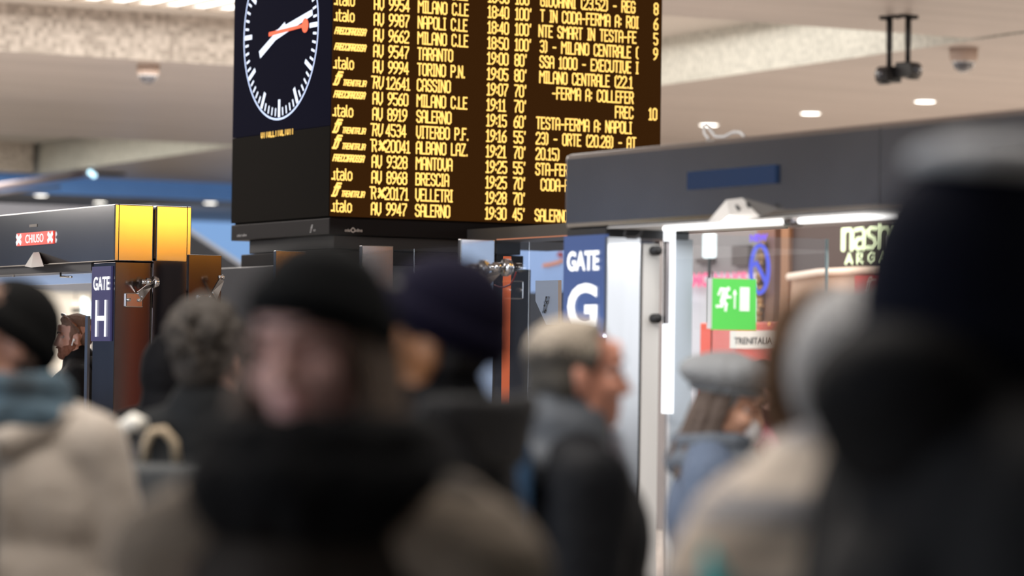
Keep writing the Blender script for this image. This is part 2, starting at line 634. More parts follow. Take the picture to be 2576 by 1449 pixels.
# ------------------------------------------------------------------ far end of the hall on the left
YF = 57.0
zF0 = onY(103, 486, YF).z
m_blueglass = mat('blue_glass_fascia', (0.10, 0.22, 0.46), 0.35, noise=((0.35, 0.35, 0.1), 0.35), emit=(0.05, 0.14, 0.36), es=0.45)
struct(MB().box(12, 50, YF, YF + 0.2, zF0, Z2).build('window_1', m_blueglass))
struct(MB().box(8, 50, YF + 0.2, 69.5, zF0, zF0 + 0.2).build('ceiling', mat('low_soffit', (0.34, 0.35, 0.40), 0.6)))
for (px, py, lab) in ((103, 489, 'far round downlight over the left end of gate H'),
                      (251, 507, 'far round downlight just above the orange lit corner of gate H'),
                      (529, 508, 'far round downlight between gate H and the clock screen')):
    downlight(onZ(px, py + 1, zF0), lab, 0.115, 'downlights in the far low ceiling')

# blue lit advertising wall and escalator between gate H and the board
m_bluewall = mat('blue_lit_wall', (0.2, 0.3, 0.5), 0.4, emit=(0.28, 0.50, 0.88), es=0.75, noise=((0.2, 0.2, 0.5), 0.3))
a, b = onY(440, 500, 66), onY(640, 700, 66)
o = MB().box(a.x - 1, b.x + 1, 66, 66.2, 0.1, zF0).build('advertising_wall', m_bluewall)
tag(o, 'pale blue backlit wall behind the escalator, between gate H and the board', 'light wall')
esc = thing('escalator', 'dark grey far escalator flank descending behind the orange gate corner', 'escalator', onY(540, 900, 60) * 1.0)
YQ = 60.0
poly = [onY(px, py, YQ) for px, py in ((380, 520), (640, 690), (640, 790), (380, 640))]
MB().prism(poly, (0, 1.1, 0)).build('balustrade', mat('escalator_grey', (0.20, 0.21, 0.24), 0.5), esc)
poly = [onY(px, py, YQ - .05) for px, py in ((380, 511), (640, 681), (640, 690), (380, 520))]
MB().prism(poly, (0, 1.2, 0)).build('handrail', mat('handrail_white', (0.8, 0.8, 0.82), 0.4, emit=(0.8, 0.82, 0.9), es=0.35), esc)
poly = [onY(px, py, YQ + .2) for px, py in ((380, 640), (640, 790), (640, 900), (380, 900))]
MB().prism(poly, (0, .7, 0)).build('truss', mat('escalator_dark', (0.08, 0.08, 0.09), 0.5), esc)

# duct, dark hanging bar and cool spotlight under the far ceiling at the left
pa, pb = onY(-40, 474, 52), onY(205, 440, 55)
o = MB().tube([pa, pb], 0.06, 12).build('ventilation_duct', mat('duct', (0.62, 0.52, 0.56), 0.3, 0.4), smooth=True)
tag(o, 'pinkish metal duct running under the far ceiling at left', 'duct')
pa, pb = onY(-40, 492, 52), onY(150, 470, 55)
o = MB().tube([pa, pb], 0.025, 12).build('ceiling_pipe', mat('duct2', (0.45, 0.42, 0.47), 0.3, 0.4), smooth=True)
tag(o, 'thin grey pipe under the pinkish duct, above gate H', 'pipe')
pa, pb = onY(240, 428, 55), onY(316, 441, 55)
o = MB().box(pa.x, pb.x, 55, 55.4, pb.z, Z2).build('hanging_signboard', mat('sign_black', (0.02, 0.02, 0.025), 0.5))
tag(o, 'long black hanging signboard under the far ceiling before the blue glass', 'signboard')
t = thing('spotlight', 'small cyan white twin spotlight beside the black hanging signboard', 'spotlight', onY(231, 436, 54))
for (px, py) in ((227, 434), (236, 441)):
    MB().ell(onY(px, py, 54), (.045, .045, .045)).build('lamp', glow('cyan_white', (0.55, 0.85, 1.0), 3), t, True)
MB().box(onY(224, 420, 54).x, onY(238, 420, 54).x, 54.0, 54.06, onY(231, 430, 54).z, Z1 - .0).build('bracket', MATS['sign_black'], t)
# shops seen through gate H
YH = 40.0
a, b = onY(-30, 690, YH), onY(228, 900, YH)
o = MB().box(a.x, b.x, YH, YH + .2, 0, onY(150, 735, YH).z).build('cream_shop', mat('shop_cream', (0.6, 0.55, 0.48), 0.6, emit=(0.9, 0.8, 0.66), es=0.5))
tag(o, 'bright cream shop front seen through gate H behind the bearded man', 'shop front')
o = MB().box(a.x, b.x + .6, YH - .2, YH + .4, onY(150, 735, YH).z, onY(150, 690, YH).z + 0.9).build('shop_fascia', mat('shop_fascia_grey', (0.16, 0.17, 0.20), 0.5))
tag(o, 'dark grey fascia above the cream shop front seen through gate H', 'fascia')
t = thing('neon_sign', 'cyan white glowing vertical neon sign beside the gate H post', 'neon sign', onY(215, 790, YH - .6))
for i, (px, y0, y1) in enumerate(((210, 752, 806), (219, 756, 798), (225, 768, 795))):
    q0, q1 = onY(px, y0, YH - .5), onY(px, y1, YH - .5)
    MB().cap(q0, q1, 0.026).build('tube', glow('cyan_neon', (0.75, 0.97, 1.0), 2.6), t, True)
q0 = onY(217, 780, YH - .5)
MB().box(q0.x - .01, q0.x + .01, YH - .48, YH - .001, q0.z - .03, q0.z + .03).build('bracket', MATS['sign_black'], t)
t = thing('pendant_lamp', 'warm blurred ceiling lamp of the shop seen through gate H', 'lamp', onY(190, 765, YH - .1))
MB().ell(onY(190, 765, YH - .1), (.06, .06, .04)).build('shade', glow('warm_lamp', (1.0, 0.88, 0.72), 1.6), t, True)
MB().tube([onY(190, 765, YH - .1), onY(190, 735.5, YH - .1)], .006).build('cord', MATS['sign_black'], t)

# ================================================================== DEPARTURE BOARD
cor = onD(829, 543, 20.0)
XB, YB = cor.x, cor.y
XR = onY(1665, 180, YB).x
YL = onX(585, 330, XB).y
ZS = cor.z                                   # bottom edge of the screens
ZH = onY(834, 590, YB).z                     # bottom edge of the housing
ZT = 4.7
print('board', XB, YB, XR, YL, ZS, ZH)
board = thing('departure_board', 'black four sided departure board with analogue clock and amber train listing', 'departure board', ((XB + XR) / 2, (YB + YL) / 2, 0))
m_hous = matte('housing_black', (0.013, 0.012, 0.011))
m_hous2 = mat('housing_lower', (0.016, 0.015, 0.016), 0.5, spec=0.06)
m_scrR = matte('amber_screen', (0.008, 0.005, 0.003), (0.030, 0.0105, 0.002), 1.2)
m_scrL = matte('clock_screen', (0.006, 0.006, 0.008), (0.006, 0.006, 0.018), 0.5)
MB().box(XB + .02, XR - .02, YB + .02, YL - .02, ZS - .01, ZT).build('housing', m_hous, board)
MB().box(XB + .0, XR, YB + .0, YL, ZH, ZS - .012).build('lower_fascia', m_hous2, board, bevel=.006)
scr_obj = MB().box(XB + .006, XR - .004, YB, YB + .02, ZS, ZT).build('listing_screen', m_scrR, board)
mm = MB()
zmid = onX(700, 332, XB).z
mm.box(XB, XB + .02, YB + .012, YL, ZS, zmid - .004, 1).box(XB, XB + .02, YB + .012, YL, zmid, ZT, 0)
mm.build('clock_screen', [m_scrL, m_hous], board)
# pedestal
zp1 = onX(620, 640, XB + .1).z
zp2 = onX(620, 674, XB + .1).z
xq_ = onY(1325, 640, YB).x
MB().box(XB + .07, xq_, YB + .08, YL - .14, zp1, ZH).build('neck', mat('neck_grey', (0.035, 0.036, 0.040), 0.45), board, bevel=.005)
MB().box(XB + .03, xq_, YB + .04, YL - .10, zp2, zp1 - .006).build('collar', m_hous2, board, bevel=.005)
MB().box(XB - .08, xq_, YB - .06, YL + .12, 0, zp2 - .006).build('plinth', mat('plinth_grey', (0.045, 0.047, 0.055), 0.35, 0.3), board, bevel=.005)
# right hand wing under the board
xw = onY(1270, 590, YB - .5).x
MB().box(xw, xw + .3, YB - 3.2, YB - .003, onX(1300, 602, xw).z, onX(1418, 562, xw).z).build('side_wing', mat('wing_grey', (0.075, 0.072, 0.07), 0.5), board)

# ---- clock face, on the plane of the clock screen
c = onX(705, 79, XB - .004)
rad = c.z - onX(699, 300, XB - .004).z


def cpt(px, py):
    q = onX(px, py, XB - .004)
    return (-(q.y - c.y), q.z - c.z)


m_cw = glow('clock_white', (0.80, 0.86, 1.0), 1.7)
m_cr = glow('clock_ring', (0.62, 0.72, 1.0), 1.6)
m_red = glow('clock_red', (1.0, 0.17, 0.09), 1.5)
UC, UZ = -VY, VZ
ring = MB()
N = 96
for i in range(N):
    a0, a1 = 2 * PI * i / N, 2 * PI * (i + 1) / N
    ring.stroke([(rad * math.cos(a0), rad * math.sin(a0)), (rad * math.cos(a1), rad * math.sin(a1))], .012, c, UC, UZ)
for i in range(60):
    a0 = 2 * PI * i / 60
    if i % 5 == 0:
        r0, r1, w = .80, .955, .030
    else:
        r0, r1, w = .885, .955, .0145
    ring.stroke([(rad * r0 * math.cos(a0), rad * r0 * math.sin(a0)), (rad * r1 * math.cos(a0), rad * r1 * math.sin(a0))], w, c, UC, UZ, mi=1)
clockdial = ring.build('clock_dial', [m_cr, m_cw], board)


def hand(name, tip, tail, w0, w1, m, off):
    t0, t1 = Vector(tail), Vector(tip)
    d = (t1 - t0).normalized()
    e = Vector((-d.y, d.x))
    O = c - VX * off
    P = [t0 - e * w0 / 2, t1 - e * w1 / 2, t1 + e * w1 / 2, t0 + e * w0 / 2]
    q = MB().prism([O + UC * p.x + UZ * p.y for p in P], -VX * .002)
    return q, O


q, _ = hand('x', cpt(787, 31), cpt(690, 92), .060, .036, m_cw, .003)
q.build('minute_hand', m_cw, clockdial)
q, _ = hand('x', cpt(656, 138), cpt(720, 63), .040, .048, m_cw, .006)
q.build('hour_hand', m_cw, clockdial)
q, O = hand('x', cpt(765, 65), cpt(680, 87), .026, .020, m_red, .009)
dc = cpt(771, 64)
dd = [O + UC * (dc[0] + .046 * math.cos(2 * PI * i / 24)) + UZ * (dc[1] + .046 * math.sin(2 * PI * i / 24)) for i in range(24)]
q.prism(dd, -VX * .002)
q.build('second_hand', m_red, clockdial)

# ---- amber lettering
m_amb = glow('amber_led', (1.0, 0.60, 0.14), 1.7)
def bx(px, py=400): return onY(px, py, YB).x
PYO = Vector((0, YB - .004, 0))
h_t = 0.072
zb1 = onY(977, 541, YB).z
zb14 = onY(985, 26, YB).z
pit = (zb14 - zb1) / 13
print('row pitch', pit, 'text h px', h_t / pit * 39)
X_LOGO, X_CODE, X_DEST, X_TIME, X_DEL, X_SCR0, X_SCR1, X_PLAT = bx(833, 520), bx(934, 527), bx(1045, 527), bx(1221, 535), bx(1290, 535), bx(1346, 543), bx(1591, 300), bx(1652, 200)
CW = (bx(1020, 527) - bx(933, 527)) / text_width('AV 9947')        # metres per character unit
m_amb2 = m_amb
rows = [
    ('i', 'AV 9947', 'SALERNO', '19:30', "45'", 'SALERNO - NAPO', 0, ''),
    ('t', 'Rk*20171', 'VELLETRI', '19:28', "70'", '', 0, ''),
    ('i', 'AV 8968', 'BRESCIA', '19:25', "70'", 'CODA-FERMA A: ', .04, ''),
    ('f', 'AV 9328', 'MANTOVA', '19:25', "55'", 'STA-FERMA A: BOLOG', 0, ''),
    ('t', 'Rk*20041', 'ALBANO LAZ.', '19:21', "70'", '20.15)', 0, ''),
    ('t', 'RV 4534', 'VITERBO P.F.', '19:16', "55'", '23) - ORTE (20.28) - AT', 0, ''),
    ('i', 'AV 8919', 'SALERNO', '19:15', "60'", 'TESTA-FERMA A: NAPOLI', 0, ''),
    ('f', 'AV 9560', 'MILANO C.LE', '19:11', "70'", 'FREC', 9, '10'),
    ('t', 'RV 12641', 'CASSINO', '19:07', "70'", '-FERMA A: COLLEFER', 9, ''),
    ('i', 'AV 9994', 'TORINO P.N.', '19:05', "80'", 'MILANO CENTRALE (22.1', .02, ''),
    ('f', 'AV 9547', 'TARANTO', '19:00', "80'", 'SSA 1000 - EXECUTIVE I', .02, ''),
    ('f', 'AV 9662', 'MILANO C.LE', '18:50', "100'", '3) - MILANO CENTRALE (', .02, '9'),
    ('i', 'AV 9987', 'NAPOLI C.LE', '18:40', "100'", 'NTE SMART IN TESTA-FE', .01, '5'),
    ('i', 'AV 9954', 'MILANO C.LE', '18:40', "100'", 'T IN CODA-FERMA A: ROI', .02, '6'),
    ('f', 'AV 9951', 'REGGIO C.LE', '18:30', "100'", 'GIOVANNI (23.52) - REG', .02, '8'),
]
SW = 0.0098
listing = board


def fs_symbol(mb, x, z, h, O, ux, uz, w):
    sh = .35
    def T(p): return (x + p[0] * h * 1.25 + sh * p[1] * h, z + p[1] * h)
    for st in ([(.0, 0), (.22, 0), (.28, .12), (.28, .62)], [(.06, .12), (.06, .45), (.1, .52)], [(.0, .66), (.36, .66)], [(.06, .8), (.1, 1), (.36, 1)], [(.14, .78), (.36, .78)]):
        mb.stroke([T(p) for p in st], w, O, ux, uz)


def cell(name, fn):
    mb = MB()
    fn(mb)
    mb.build(name, m_amb, scr_obj)


for i, (lg, code, dest, tim, dl, scr, jus, plat) in enumerate(rows):
    z = zb1 + i * pit

    def words(name, s, x, cw=CW):
        for k_, w_ in enumerate(s.split(' ')):
            if w_:
                pre = ' '.join(s.split(' ')[:k_]) + ' ' if k_ else ''
                xx = x + (text_width(pre + w_) - text_width(w_)) * cw
                cell(name, lambda mb: put(mb, w_, xx, cw))

    def put(mb, s, x, cw=CW, shear=0.0):
        led_text(mb, s, x, x + text_width(s) * cw, z, h_t, PYO, VX, VZ, SW, shear)

    def logo(mb):
        if lg == 'i':
            mb.stroke([(X_LOGO + .002, z + .014), (X_LOGO + .009, z + .014)], .012, PYO, VX, VZ)
            led_text(mb, 'italo', bx(838, 520), bx(883, 520), z + .010, .068, PYO, VX, VZ, .0092, gap=.36)
        elif lg == 'f':
            led_text(mb, 'FRECCIAROSSA', bx(835, 520), bx(911, 520), z + .028, .038, PYO, VX, VZ, .0088, shear=.3, gap=.28)
        else:
            fs_symbol(mb, bx(834, 520), z + .008, .078, PYO, VX, VZ, .0125)
            led_text(mb, 'TRENITALIA', bx(857, 520), bx(914, 520), z + .006, .034, PYO, VX, VZ, .0070, shear=.25, gap=.28)

    def train(mb):
        if code[0] == 'R':
            mb.stroke([(X_CODE - .012, z + h_t), (X_CODE + .02, z + h_t)], SW, PYO, VX, VZ)
            if 'k' in code:
                put(mb, 'R', X_CODE)
                w_ = bx(966, 527) - bx(951, 527)
                x_ = bx(951, 527)
                for st, k_ in (([(.0, .05), (1, .95)], 1.5), ([(.1, .9), (.5, .5)], 1.6), ([(.5, .5), (.95, .1)], 1.6), ([(.05, .62), (.45, .45)], 1.2), ([(.48, .42), (.6, .02)], 1.2)):
                    mb.stroke([(x_ + p[0] * w_, z + .008 + p[1] * h_t * .85) for p in st], SW * k_, PYO, VX, VZ)
            else:
                put(mb, 'RV', X_CODE, shear=.10)
            x_ = bx(968, 527)
            d_ = code.replace('Rk*', '').replace('RV ', '')
            put(mb, d_, x_)
        else:
            put(mb, code, X_CODE)

    cell('operator_lettering', logo)
    if code[0] == 'R':
        cell('train_lettering', train)
    else:
        words('train_lettering', code, X_CODE)
    words('destination_lettering', dest, X_DEST)
    cell('time_lettering', lambda mb: put(mb, tim, X_TIME))
    cell('delay_lettering', lambda mb: put(mb, dl, X_DEL))
    if scr:
        if jus == 9:
            cell('remarks_lettering', lambda mb: put(mb, scr, X_SCR1 - text_width(scr) * CW))
        else:
            # the running text is cut off at the edges of its field
            x0 = X_SCR0 + jus
            k = CW if x0 + text_width(scr) * CW < X_SCR1 + .12 or i < 4 else (X_SCR1 - x0) / text_width(scr)
            words('remarks_lettering', scr, x0, min(k, CW * 1.02))
    if plat:
        cell('platform_lettering', lambda mb: put(mb, plat, X_PLAT - text_width(plat) * CW))
# cut off amber line under the clock
mb = MB()
q0, q1 = onX(657, 347, XB - .004), onX(740, 339, XB - .004)
wd = q0.y - q1.y
O = q0.copy()
x = 0
for s in 'UI IULLLIIULIUII I'.split() and 'UIIULLIIULIUII':
    g = wd / 14
    if s == 'U': pts = [(x, .03), (x, .008), (x + g * .3, 0), (x + g * .6, .008), (x + g * .6, .03)]
    elif s == 'L': pts = [(x, .03), (x, 0), (x + g * .6, 0)]
    else: pts = [(x + g * .3, .03), (x + g * .3, 0)]
    mb = MB()
    mb.stroke(pts, .009, O, UC, UZ)
    mb.build('running_character', m_amb, board)
    x += g
# maker's lettering on the lower fascia
m_pale = mat('print_pale', (0.75, 0.75, 0.75), 0.5)
mb = MB()
for (s, px0, px1) in (('solari', 867, 884), ('udine', 892, 911)):
    q = onY(px0, 583, YB - .001)
    font_text(mb, s, q, VX, VZ, -VY, onY(px1, 583, YB).x - q.x, .020, 0.012)
q = onY(888, 579, YB - .003)
for k in range(4):
    a0 = PI / 4 + k * PI / 2
    mb.stroke([(.014 * math.cos(a0 - .6), .014 * math.sin(a0 - .6)), (.014 * math.cos(a0 + .6), .014 * math.sin(a0 + .6))], .006, q, VX, VZ)
mb.build('maker_lettering', m_pale, board)
mb = MB()
m_dim = mat('print_grey', (0.30, 0.30, 0.31), 0.5)
q = onX(597, 596, XB - .001)
font_text(mb, 'solari udine', q, UC, VZ, -VX, q.y - onX(621, 596, XB).y, .018, 0.01)
q = onX(780, 585, XB - .002)
fs_symbol(mb, 0, 0, .045, q, UC, VZ, .007)
font_text(mb, 'RFI', onX(789, 583, XB - .001), UC, VZ, -VX, .03, .014, 0.01)
mb.build('operator_lettering', m_dim, board)
# ================================================================== TICKET GATES
XG = 6.5
YG = onX(1418, 480, XG).y
ZGT, ZGB = onX(1420, 388, XG).z, onX(1418, 577, XG).z
YHh = onX(288, 580, XG).y
ZHT, ZHB = onX(288, 513, XG).z, onX(291, 656, XG).z
print('gates', YG, ZGT, ZGB, 'H', YHh, ZHT, ZHB)
m_steel = mat('brushed_steel', (0.50, 0.50, 0.51), 0.18, 1.0, noise=((1.2, 1.2, 1.2), 0.10))
m_steelL = mat('light_steel', (0.62, 0.62, 0.63), 0.15, 1.0, noise=((6, 6, 0.6), 0.06))
m_steelD = mat('dark_steel', (0.20, 0.18, 0.18), 0.14, 1.0, noise=((6, 6, 0.6), 0.12))
m_white = mat('white_panel', (0.80, 0.79, 0.77), 0.45)
m_black = mat('black_rubber', (0.015, 0.015, 0.017), 0.45)
m_glass = glass_mat('clear_glass')
m_glassE = mat('glass_edge', (0.35, 0.45, 0.45), 0.15, 0.0)
m_led = glow('led_tube_white', (1.0, 0.98, 0.96), 3.2)
m_ledv = glow('led_strip_white', (0.95, 0.97, 1.0), 1.8)
m_navy = mat('display_off', (0.010, 0.022, 0.055), 0.25, emit=(0.006, 0.018, 0.05), es=0.5)
m_signw = glow('sign_letters', (1.0, 1.0, 1.0), 1.6)
m_signb = mat('sign_screen_blue', (0.03, 0.05, 0.10), 0.3, emit=(0.055, 0.095, 0.27), es=0.75)
m_signp = mat('sign_screen_purple', (0.03, 0.03, 0.06), 0.3, emit=(0.055, 0.052, 0.16), es=0.6)

# ---------------------------------------------------------------- gate G
gG = thing('ticket_gate', 'grey steel ticket gate portal with blue gate G sign and bright white interior', 'ticket gate', (XG + .3, YG - 1.2, 0), 'ticket gate portals')
hdr = MB().box(XG, XG + .50, 3.2, YG, ZGB, ZGT).build('header', m_steel, gG, bevel=.022)
ys = onX(2213, 430, XG).y
MB().box(XG - .001, XG + .01, ys - .002, ys + .002, ZGB + .02, ZGT - .02).build('seam', m_black, hdr)
ya, yb = onX(1735, 455, XG).y, onX(1957, 437, XG).y
z0, z1 = onX(1735, 478, XG).z, onX(1735, 433, XG).z
d = MB().box(XG - .012, XG + .01, ya, yb, z0, z1).build('display', m_navy, hdr)
ya, yb = onX(2502, 372, XG).y, onX(2640, 372, XG).y
MB().box(XG - .012, XG + .01, ya, yb, onX(2502, 389, XG).z, onX(2502, 364, XG).z).build('display', m_black, hdr)
# underside tray and tubes
MB().box(XG + .012, XG + .49, 5.0, onX(1520, 588, XG).y, ZGB - .006, ZGB - .001).build('underside_tray', m_white, gG, bevel=.004)
MB().box(XG + .012, XG + .40, onX(1518, 588, XG).y, YG - .012, ZGB - .04, ZGB - .001).build('underside_cover', m_black, gG)
for (a, b) in (((1672, 577), (1985, 552)), ((2006, 550), (2250, 532))):
    q0, q1 = onX(*a, XG + .03), onX(*b, XG + .03)
    q0.z = q1.z = ZGB - .018
    MB().tube([q0, q1], .009, 10).build('led_tube', m_led, gG, True)
q = onX(1996, 552, XG + .03); q.z = ZGB - .018
MB().tube([q + VY * .04, q - VY * .04], .02, 10).build('tube_holder', m_steelD, gG, True)
# sensor hood
XS0 = XG - .13
T0, T1 = onX(1827, 503, XG - .004), onX(1868, 498, XG - .004)
B0, B1 = onX(1782, 556, XG - .004), onX(1912, 545, XG - .004)
F0, F1 = onX(1841, 561, XS0), onX(1911, 546, XS0)
hood = MB().add([T0, T1, B0, B1, F0, F1], [(0, 1, 5, 4), (0, 4, 2), (1, 3, 5), (2, 4, 5, 3), (0, 2, 3, 1)])
ho = hood.build('sensor_hood', mat('hood_white', (0.82, 0.79, 0.74), 0.4), gG)
cc = (T0 + T1 + F0 + F1) / 4
MB().cap(cc + Vector((-.006, .012, .012)), cc + Vector((-.006, -.008, -.004)), .006).build('sensor_slot', m_black, ho)
cc = T1 * .55 + F1 * .45
MB().cap(cc + Vector((-.004, .012, .010)), cc + Vector((-.004, -.006, -.006)), .006).build('sensor_slot', m_black, ho)
# sign post
yp = onX(1520, 700, XG).y
zs1 = onX(1470, 592, XG).z
MB().box(XG + .012, XG + .14, yp + .021, YG - .012, 0, ZGB - .04).build('sign_post', m_steelD, gG, bevel=.004)
zs0 = onX(1470, 850, XG).z
scr = MB().box(XG + .002, XG + .02, yp + .002, YG - .004, zs0, zs1).build('sign_screen', m_signb, gG)
mb = MB()
q = onX(1428, 683, XG - .0); font_text(mb, 'GATE', q, -VY, VZ, -VX, q.y - onX(1508, 683, XG).y, onX(1428, 633, XG).z - q.z, 0.035, .003)
q = onX(1428, 829, XG - .0); font_text(mb, 'G', q, -VY, VZ, -VX, q.y - onX(1503, 829, XG).y, onX(1428, 714, XG).z - q.z, 0.03, .003)
mb.build('sign_lettering', m_signw, scr)
area_light('gate_sign_lamp', (XG - .05, (yp + YG) / 2, zs0 + .01), (XG, (yp + YG) / 2, zs0 + .25), .28, .6, (0.75, 0.8, 1.0), .03)


# far side wall of the lane (faces the camera)
def nx(px, py=720): return onY(px, py, yp).x
zw = onY(1690, 587, yp).z
ztw = ZGB - .04
MB().box(nx(1521), nx(1603), yp - .02, yp + .02, 0, ztw).build('side_panel', m_steelL, gG)
MB().box(nx(1603), nx(1611), yp - .01, yp + .02, 0, ztw - .04).build('panel_joint', m_black, gG)
MB().box(nx(1611), nx(1652), yp - .02, yp + .02, 0, ztw - .02).build('side_panel', m_white, gG)
bar = MB().box(nx(1655), nx(1664), yp - .06, yp - .04, onY(1660, 815, yp).z, ztw - .01).build('hinge_bar', m_steelD, gG)
for py in (631, 801):
    q = onY(1646, py, yp - .03)
    MB().tube([q + VY * .03, q - VY * .03], .019, 16).build('knob', m_black, bar, True)
MB().box(nx(1671), nx(1688), yp - .03, yp + .01, onY(1680, 1040, yp).z, zw + .04).build('led_strip', m_ledv, gG)
gl = MB().box(nx(1691), nx(2077), yp - .006, yp + .006, .05, zw).build('glass_panel', glass_mat('lane_glass', (0.90, 0.93, 0.95), .05), gG)
MB().box(nx(2077), nx(2081), yp - .007, yp + .007, .05, zw).build('glass_edge', m_glassE, gl)
MB().box(nx(1774), nx(1776), yp - .05, yp - .047, .05, onY(1775, 683, yp).z).build('glass_edge', m_black, gl)
MB().box(nx(1776), nx(1836), yp - .052, yp - .045, .05, onY(1775, 683, yp).z).build('door_wing', m_glass, gG)
mg = mat('frosted_wall', (0.86, 0.86, 0.90), 0.5)
MB().box(nx(1692), nx(1752), yp + .03, yp + .05, 0, zw - .02).build('back_panel', mg, gG)
# near side posts
y0, y1 = onX(2298, 650, XG).y, onX(2262, 650, XG).y
MB().box(XG + .05, XG + .09, y0 + .06, y1, 0, ztw - .02).build('near_post', m_steelL, gG, bevel=.004)
MB().box(XG + .06, XG + .10, y1 + .002, onX(2249, 650, XG).y, 0, ztw - .02).build('door_seal', mat('seal_blue', (0.05, 0.07, 0.13), 0.4), gG)
MB().box(XG + .02, XG + .034, y0 - .12, y0 + .05, 0, ztw - .02).build('side_glass', m_glass, gG)
MB().box(XG + .01, XG + .03, y0 - .012, y0, 0, ztw - .02).build('post_edge', m_steelL, gG)
q = onX(2296, 600, XG)
MB().tube([q, q - VX * .05], .02, 16).build('knob', m_steelD, gG, True)
area_light('lane_lamp', (XG + .70, (yp + y1) / 2, ZGB - .06), (XG + .70, (yp + y1) / 2, 0), 1.2, 11, (1, .99, .97), 1.9)
area_light('gate_spill_fill', (XG - .06, (yp + y1) / 2, ZGB - .06), (XG - 3.0, (yp + y1) / 2, .9), .06, 20, (1, .96, .92), 2.0)  # added light, strengthens the gate's spill onto the crowd

# exit sign on the glass
y = yp - .07
q0, q1 = onY(1791, 829, y), onY(1903, 703, y)
es = thing('exit_sign', 'square green emergency exit sign with running man, arrow and door, on gate G glass', 'exit sign', ((q0.x + q1.x) / 2, y, q0.z))
es_p = MB().box(q0.x, q1.x, y, y + .012, q0.z, q1.z).build('plate', mat('exit_green', (0.10, 0.62, 0.09), 0.45, emit=(0.10, 0.62, 0.09), es=0.42), es)
MB().box(q0.x - .006, q0.x - .001, y, y + .03, q0.z + .004, q1.z).build('plate_edge', m_white, es)
MB().box(q0.x + .05, q1.x - .05, y + .013, yp - .054, q0.z + .05, q1.z - .05).build('mount', m_white, es)
S = q1.x - q0.x
O = Vector((q0.x, y - .002, q0.z))
mb = MB()


def sp(pts, w): mb.stroke([(p[0] * S, p[1] * S) for p in pts], w * S, O, VX, VZ)


u = 1 / 325.0     # measured in the sign's own grid
def g(px, py): return ((px - 468) / 330.0, (1055 - py) / 330.0)
cx, cy = g(585, 797)
mb.prism([O + VX * (cx + .045 * math.cos(2 * PI * k / 18)) * S + VZ * (cy + .045 * math.sin(2 * PI * k / 18)) * S for k in range(18)], -VY * .0005)
sp([g(560, 812), g(545, 872)], .13)
sp([g(565, 800), g(530, 798), g(513, 832)], .055)
sp([g(568, 815), g(578, 848), g(604, 848)], .05)
sp([g(540, 872), g(538, 905), g(500, 908)], .06)
sp([g(550, 875), g(570, 895), g(566, 930)], .065)
sp([g(634, 915), g(634, 815)], .04)
sp([g(625, 828), g(634, 808), g(643, 828)], .035)
a, b = g(672, 935), g(745, 783)
mb.box(O.x + a[0] * S, O.x + b[0] * S, O.y - .0005, O.y + .001, O.z + a[1] * S, O.z + b[1] * S)
mb.build('pictogram', mat('exit_white', (0.9, 0.92, 0.88), 0.5, emit=(0.9, 0.95, 0.88), es=0.35), es_p)

# loose white cable lying on the header of gate G, and one hanging at the near post
pts = [onX(px, py, XG + .10) for px, py in ((1783, 350), (1772, 335), (1770, 318), (1776, 312), (1786, 326), (1800, 344), (1822, 344), (1845, 332), (1862, 333), (1872, 343))]
tag(MB().tube(pts, .006, 8).build('cable', mat('cable_white', (0.75, 0.73, 0.70), 0.5), smooth=True), 'loose white cable loop sticking up on top of the gate G header', 'cable')
pts = [onX(px, py, XG + .02) for px, py in ((2226, 590), (2224, 640), (2222, 690), (2232, 725), (2255, 741), (2280, 742), (2296, 734))]
MB().tube(pts, .005, 8).build('cable', MATS['cable_white'], gG, True)
pts = [onX(px, py, XG + .03) for px, py in ((1576, 578), (1571, 590), (1578, 597), (1600, 598), (1612, 591), (1616, 580))]
tag(MB().tube(pts, .006, 8).build('cable', m_black, smooth=True), 'short black cable loop under the gate G header beside the sign', 'cable')

# ---------------------------------------------------------------- gate H
gH = thing('ticket_gate', 'grey steel ticket gate portal with gate H sign, red closed display and orange lit end', 'ticket gate', (XG + .3, YHh + 1.3, 0), 'ticket gate portals')
xa, xb_, xc = onY(386, 580, YHh).x, onY(393, 580, YHh).x, onY(482, 580, YHh).x
hh = MB().box(XG, xa, YHh, YHh + 6, ZHB, ZHT).build('header', m_steel, gH, bevel=.006)
MB().box(xb_, xc, YHh, YHh + 6, ZHB - .03, ZHT).build('header', m_steel, gH, bevel=.006)
MB().box(xa - .01, xb_ + .01, YHh + .03, YHh + 6, ZHB + .02, ZHT - .02).build('header_joint', m_steelD, gH)
xt = onY(299, 580, YHh).x
MB().box(xt - .002, xt + .002, YHh - .001, YHh + .01, ZHB, ZHT).build('seam', m_black, hh)
xt = onY(471, 580, YHh).x
MB().box(xt - .002, xt + .002, YHh - .001, YHh + .01, ZHB, ZHT).build('seam', m_black, hh)
# red display
ya, yb = onX(45, 600, XG).y, onX(136, 600, XG).y
z0, z1 = onX(90, 616, XG).z, onX(90, 584, XG).z
m_redd = mat('red_display', (0.3, 0.02, 0.02), 0.4, emit=(0.95, 0.10, 0.07), es=0.85)
ds = MB().box(XG - .008, XG + .01, ya, yb, z0, z1).build('display', m_redd, hh)
mb = MB()
h = z1 - z0
q = Vector((XG - .010, onX(69, 600, XG).y, z0 + h * .17))
font_text(mb, 'CHIUSO', q, -VY, VZ, -VX, q.y - onX(114, 600, XG).y, h * .66, 0.0, .002)
for px in (52, 131):
    yy = onX(px, 600, XG).y
    for sg in (-1, 1):
        mb.stroke([(-.03, -sg * h * .26), (.03, sg * h * .26)], .024, Vector((XG - .012, yy, (z0 + z1) / 2)), -VY, VZ)
mb.build('display_lettering', m_signw, ds)
ya, yb = onX(75, 566, XG).y, onX(94, 566, XG).y
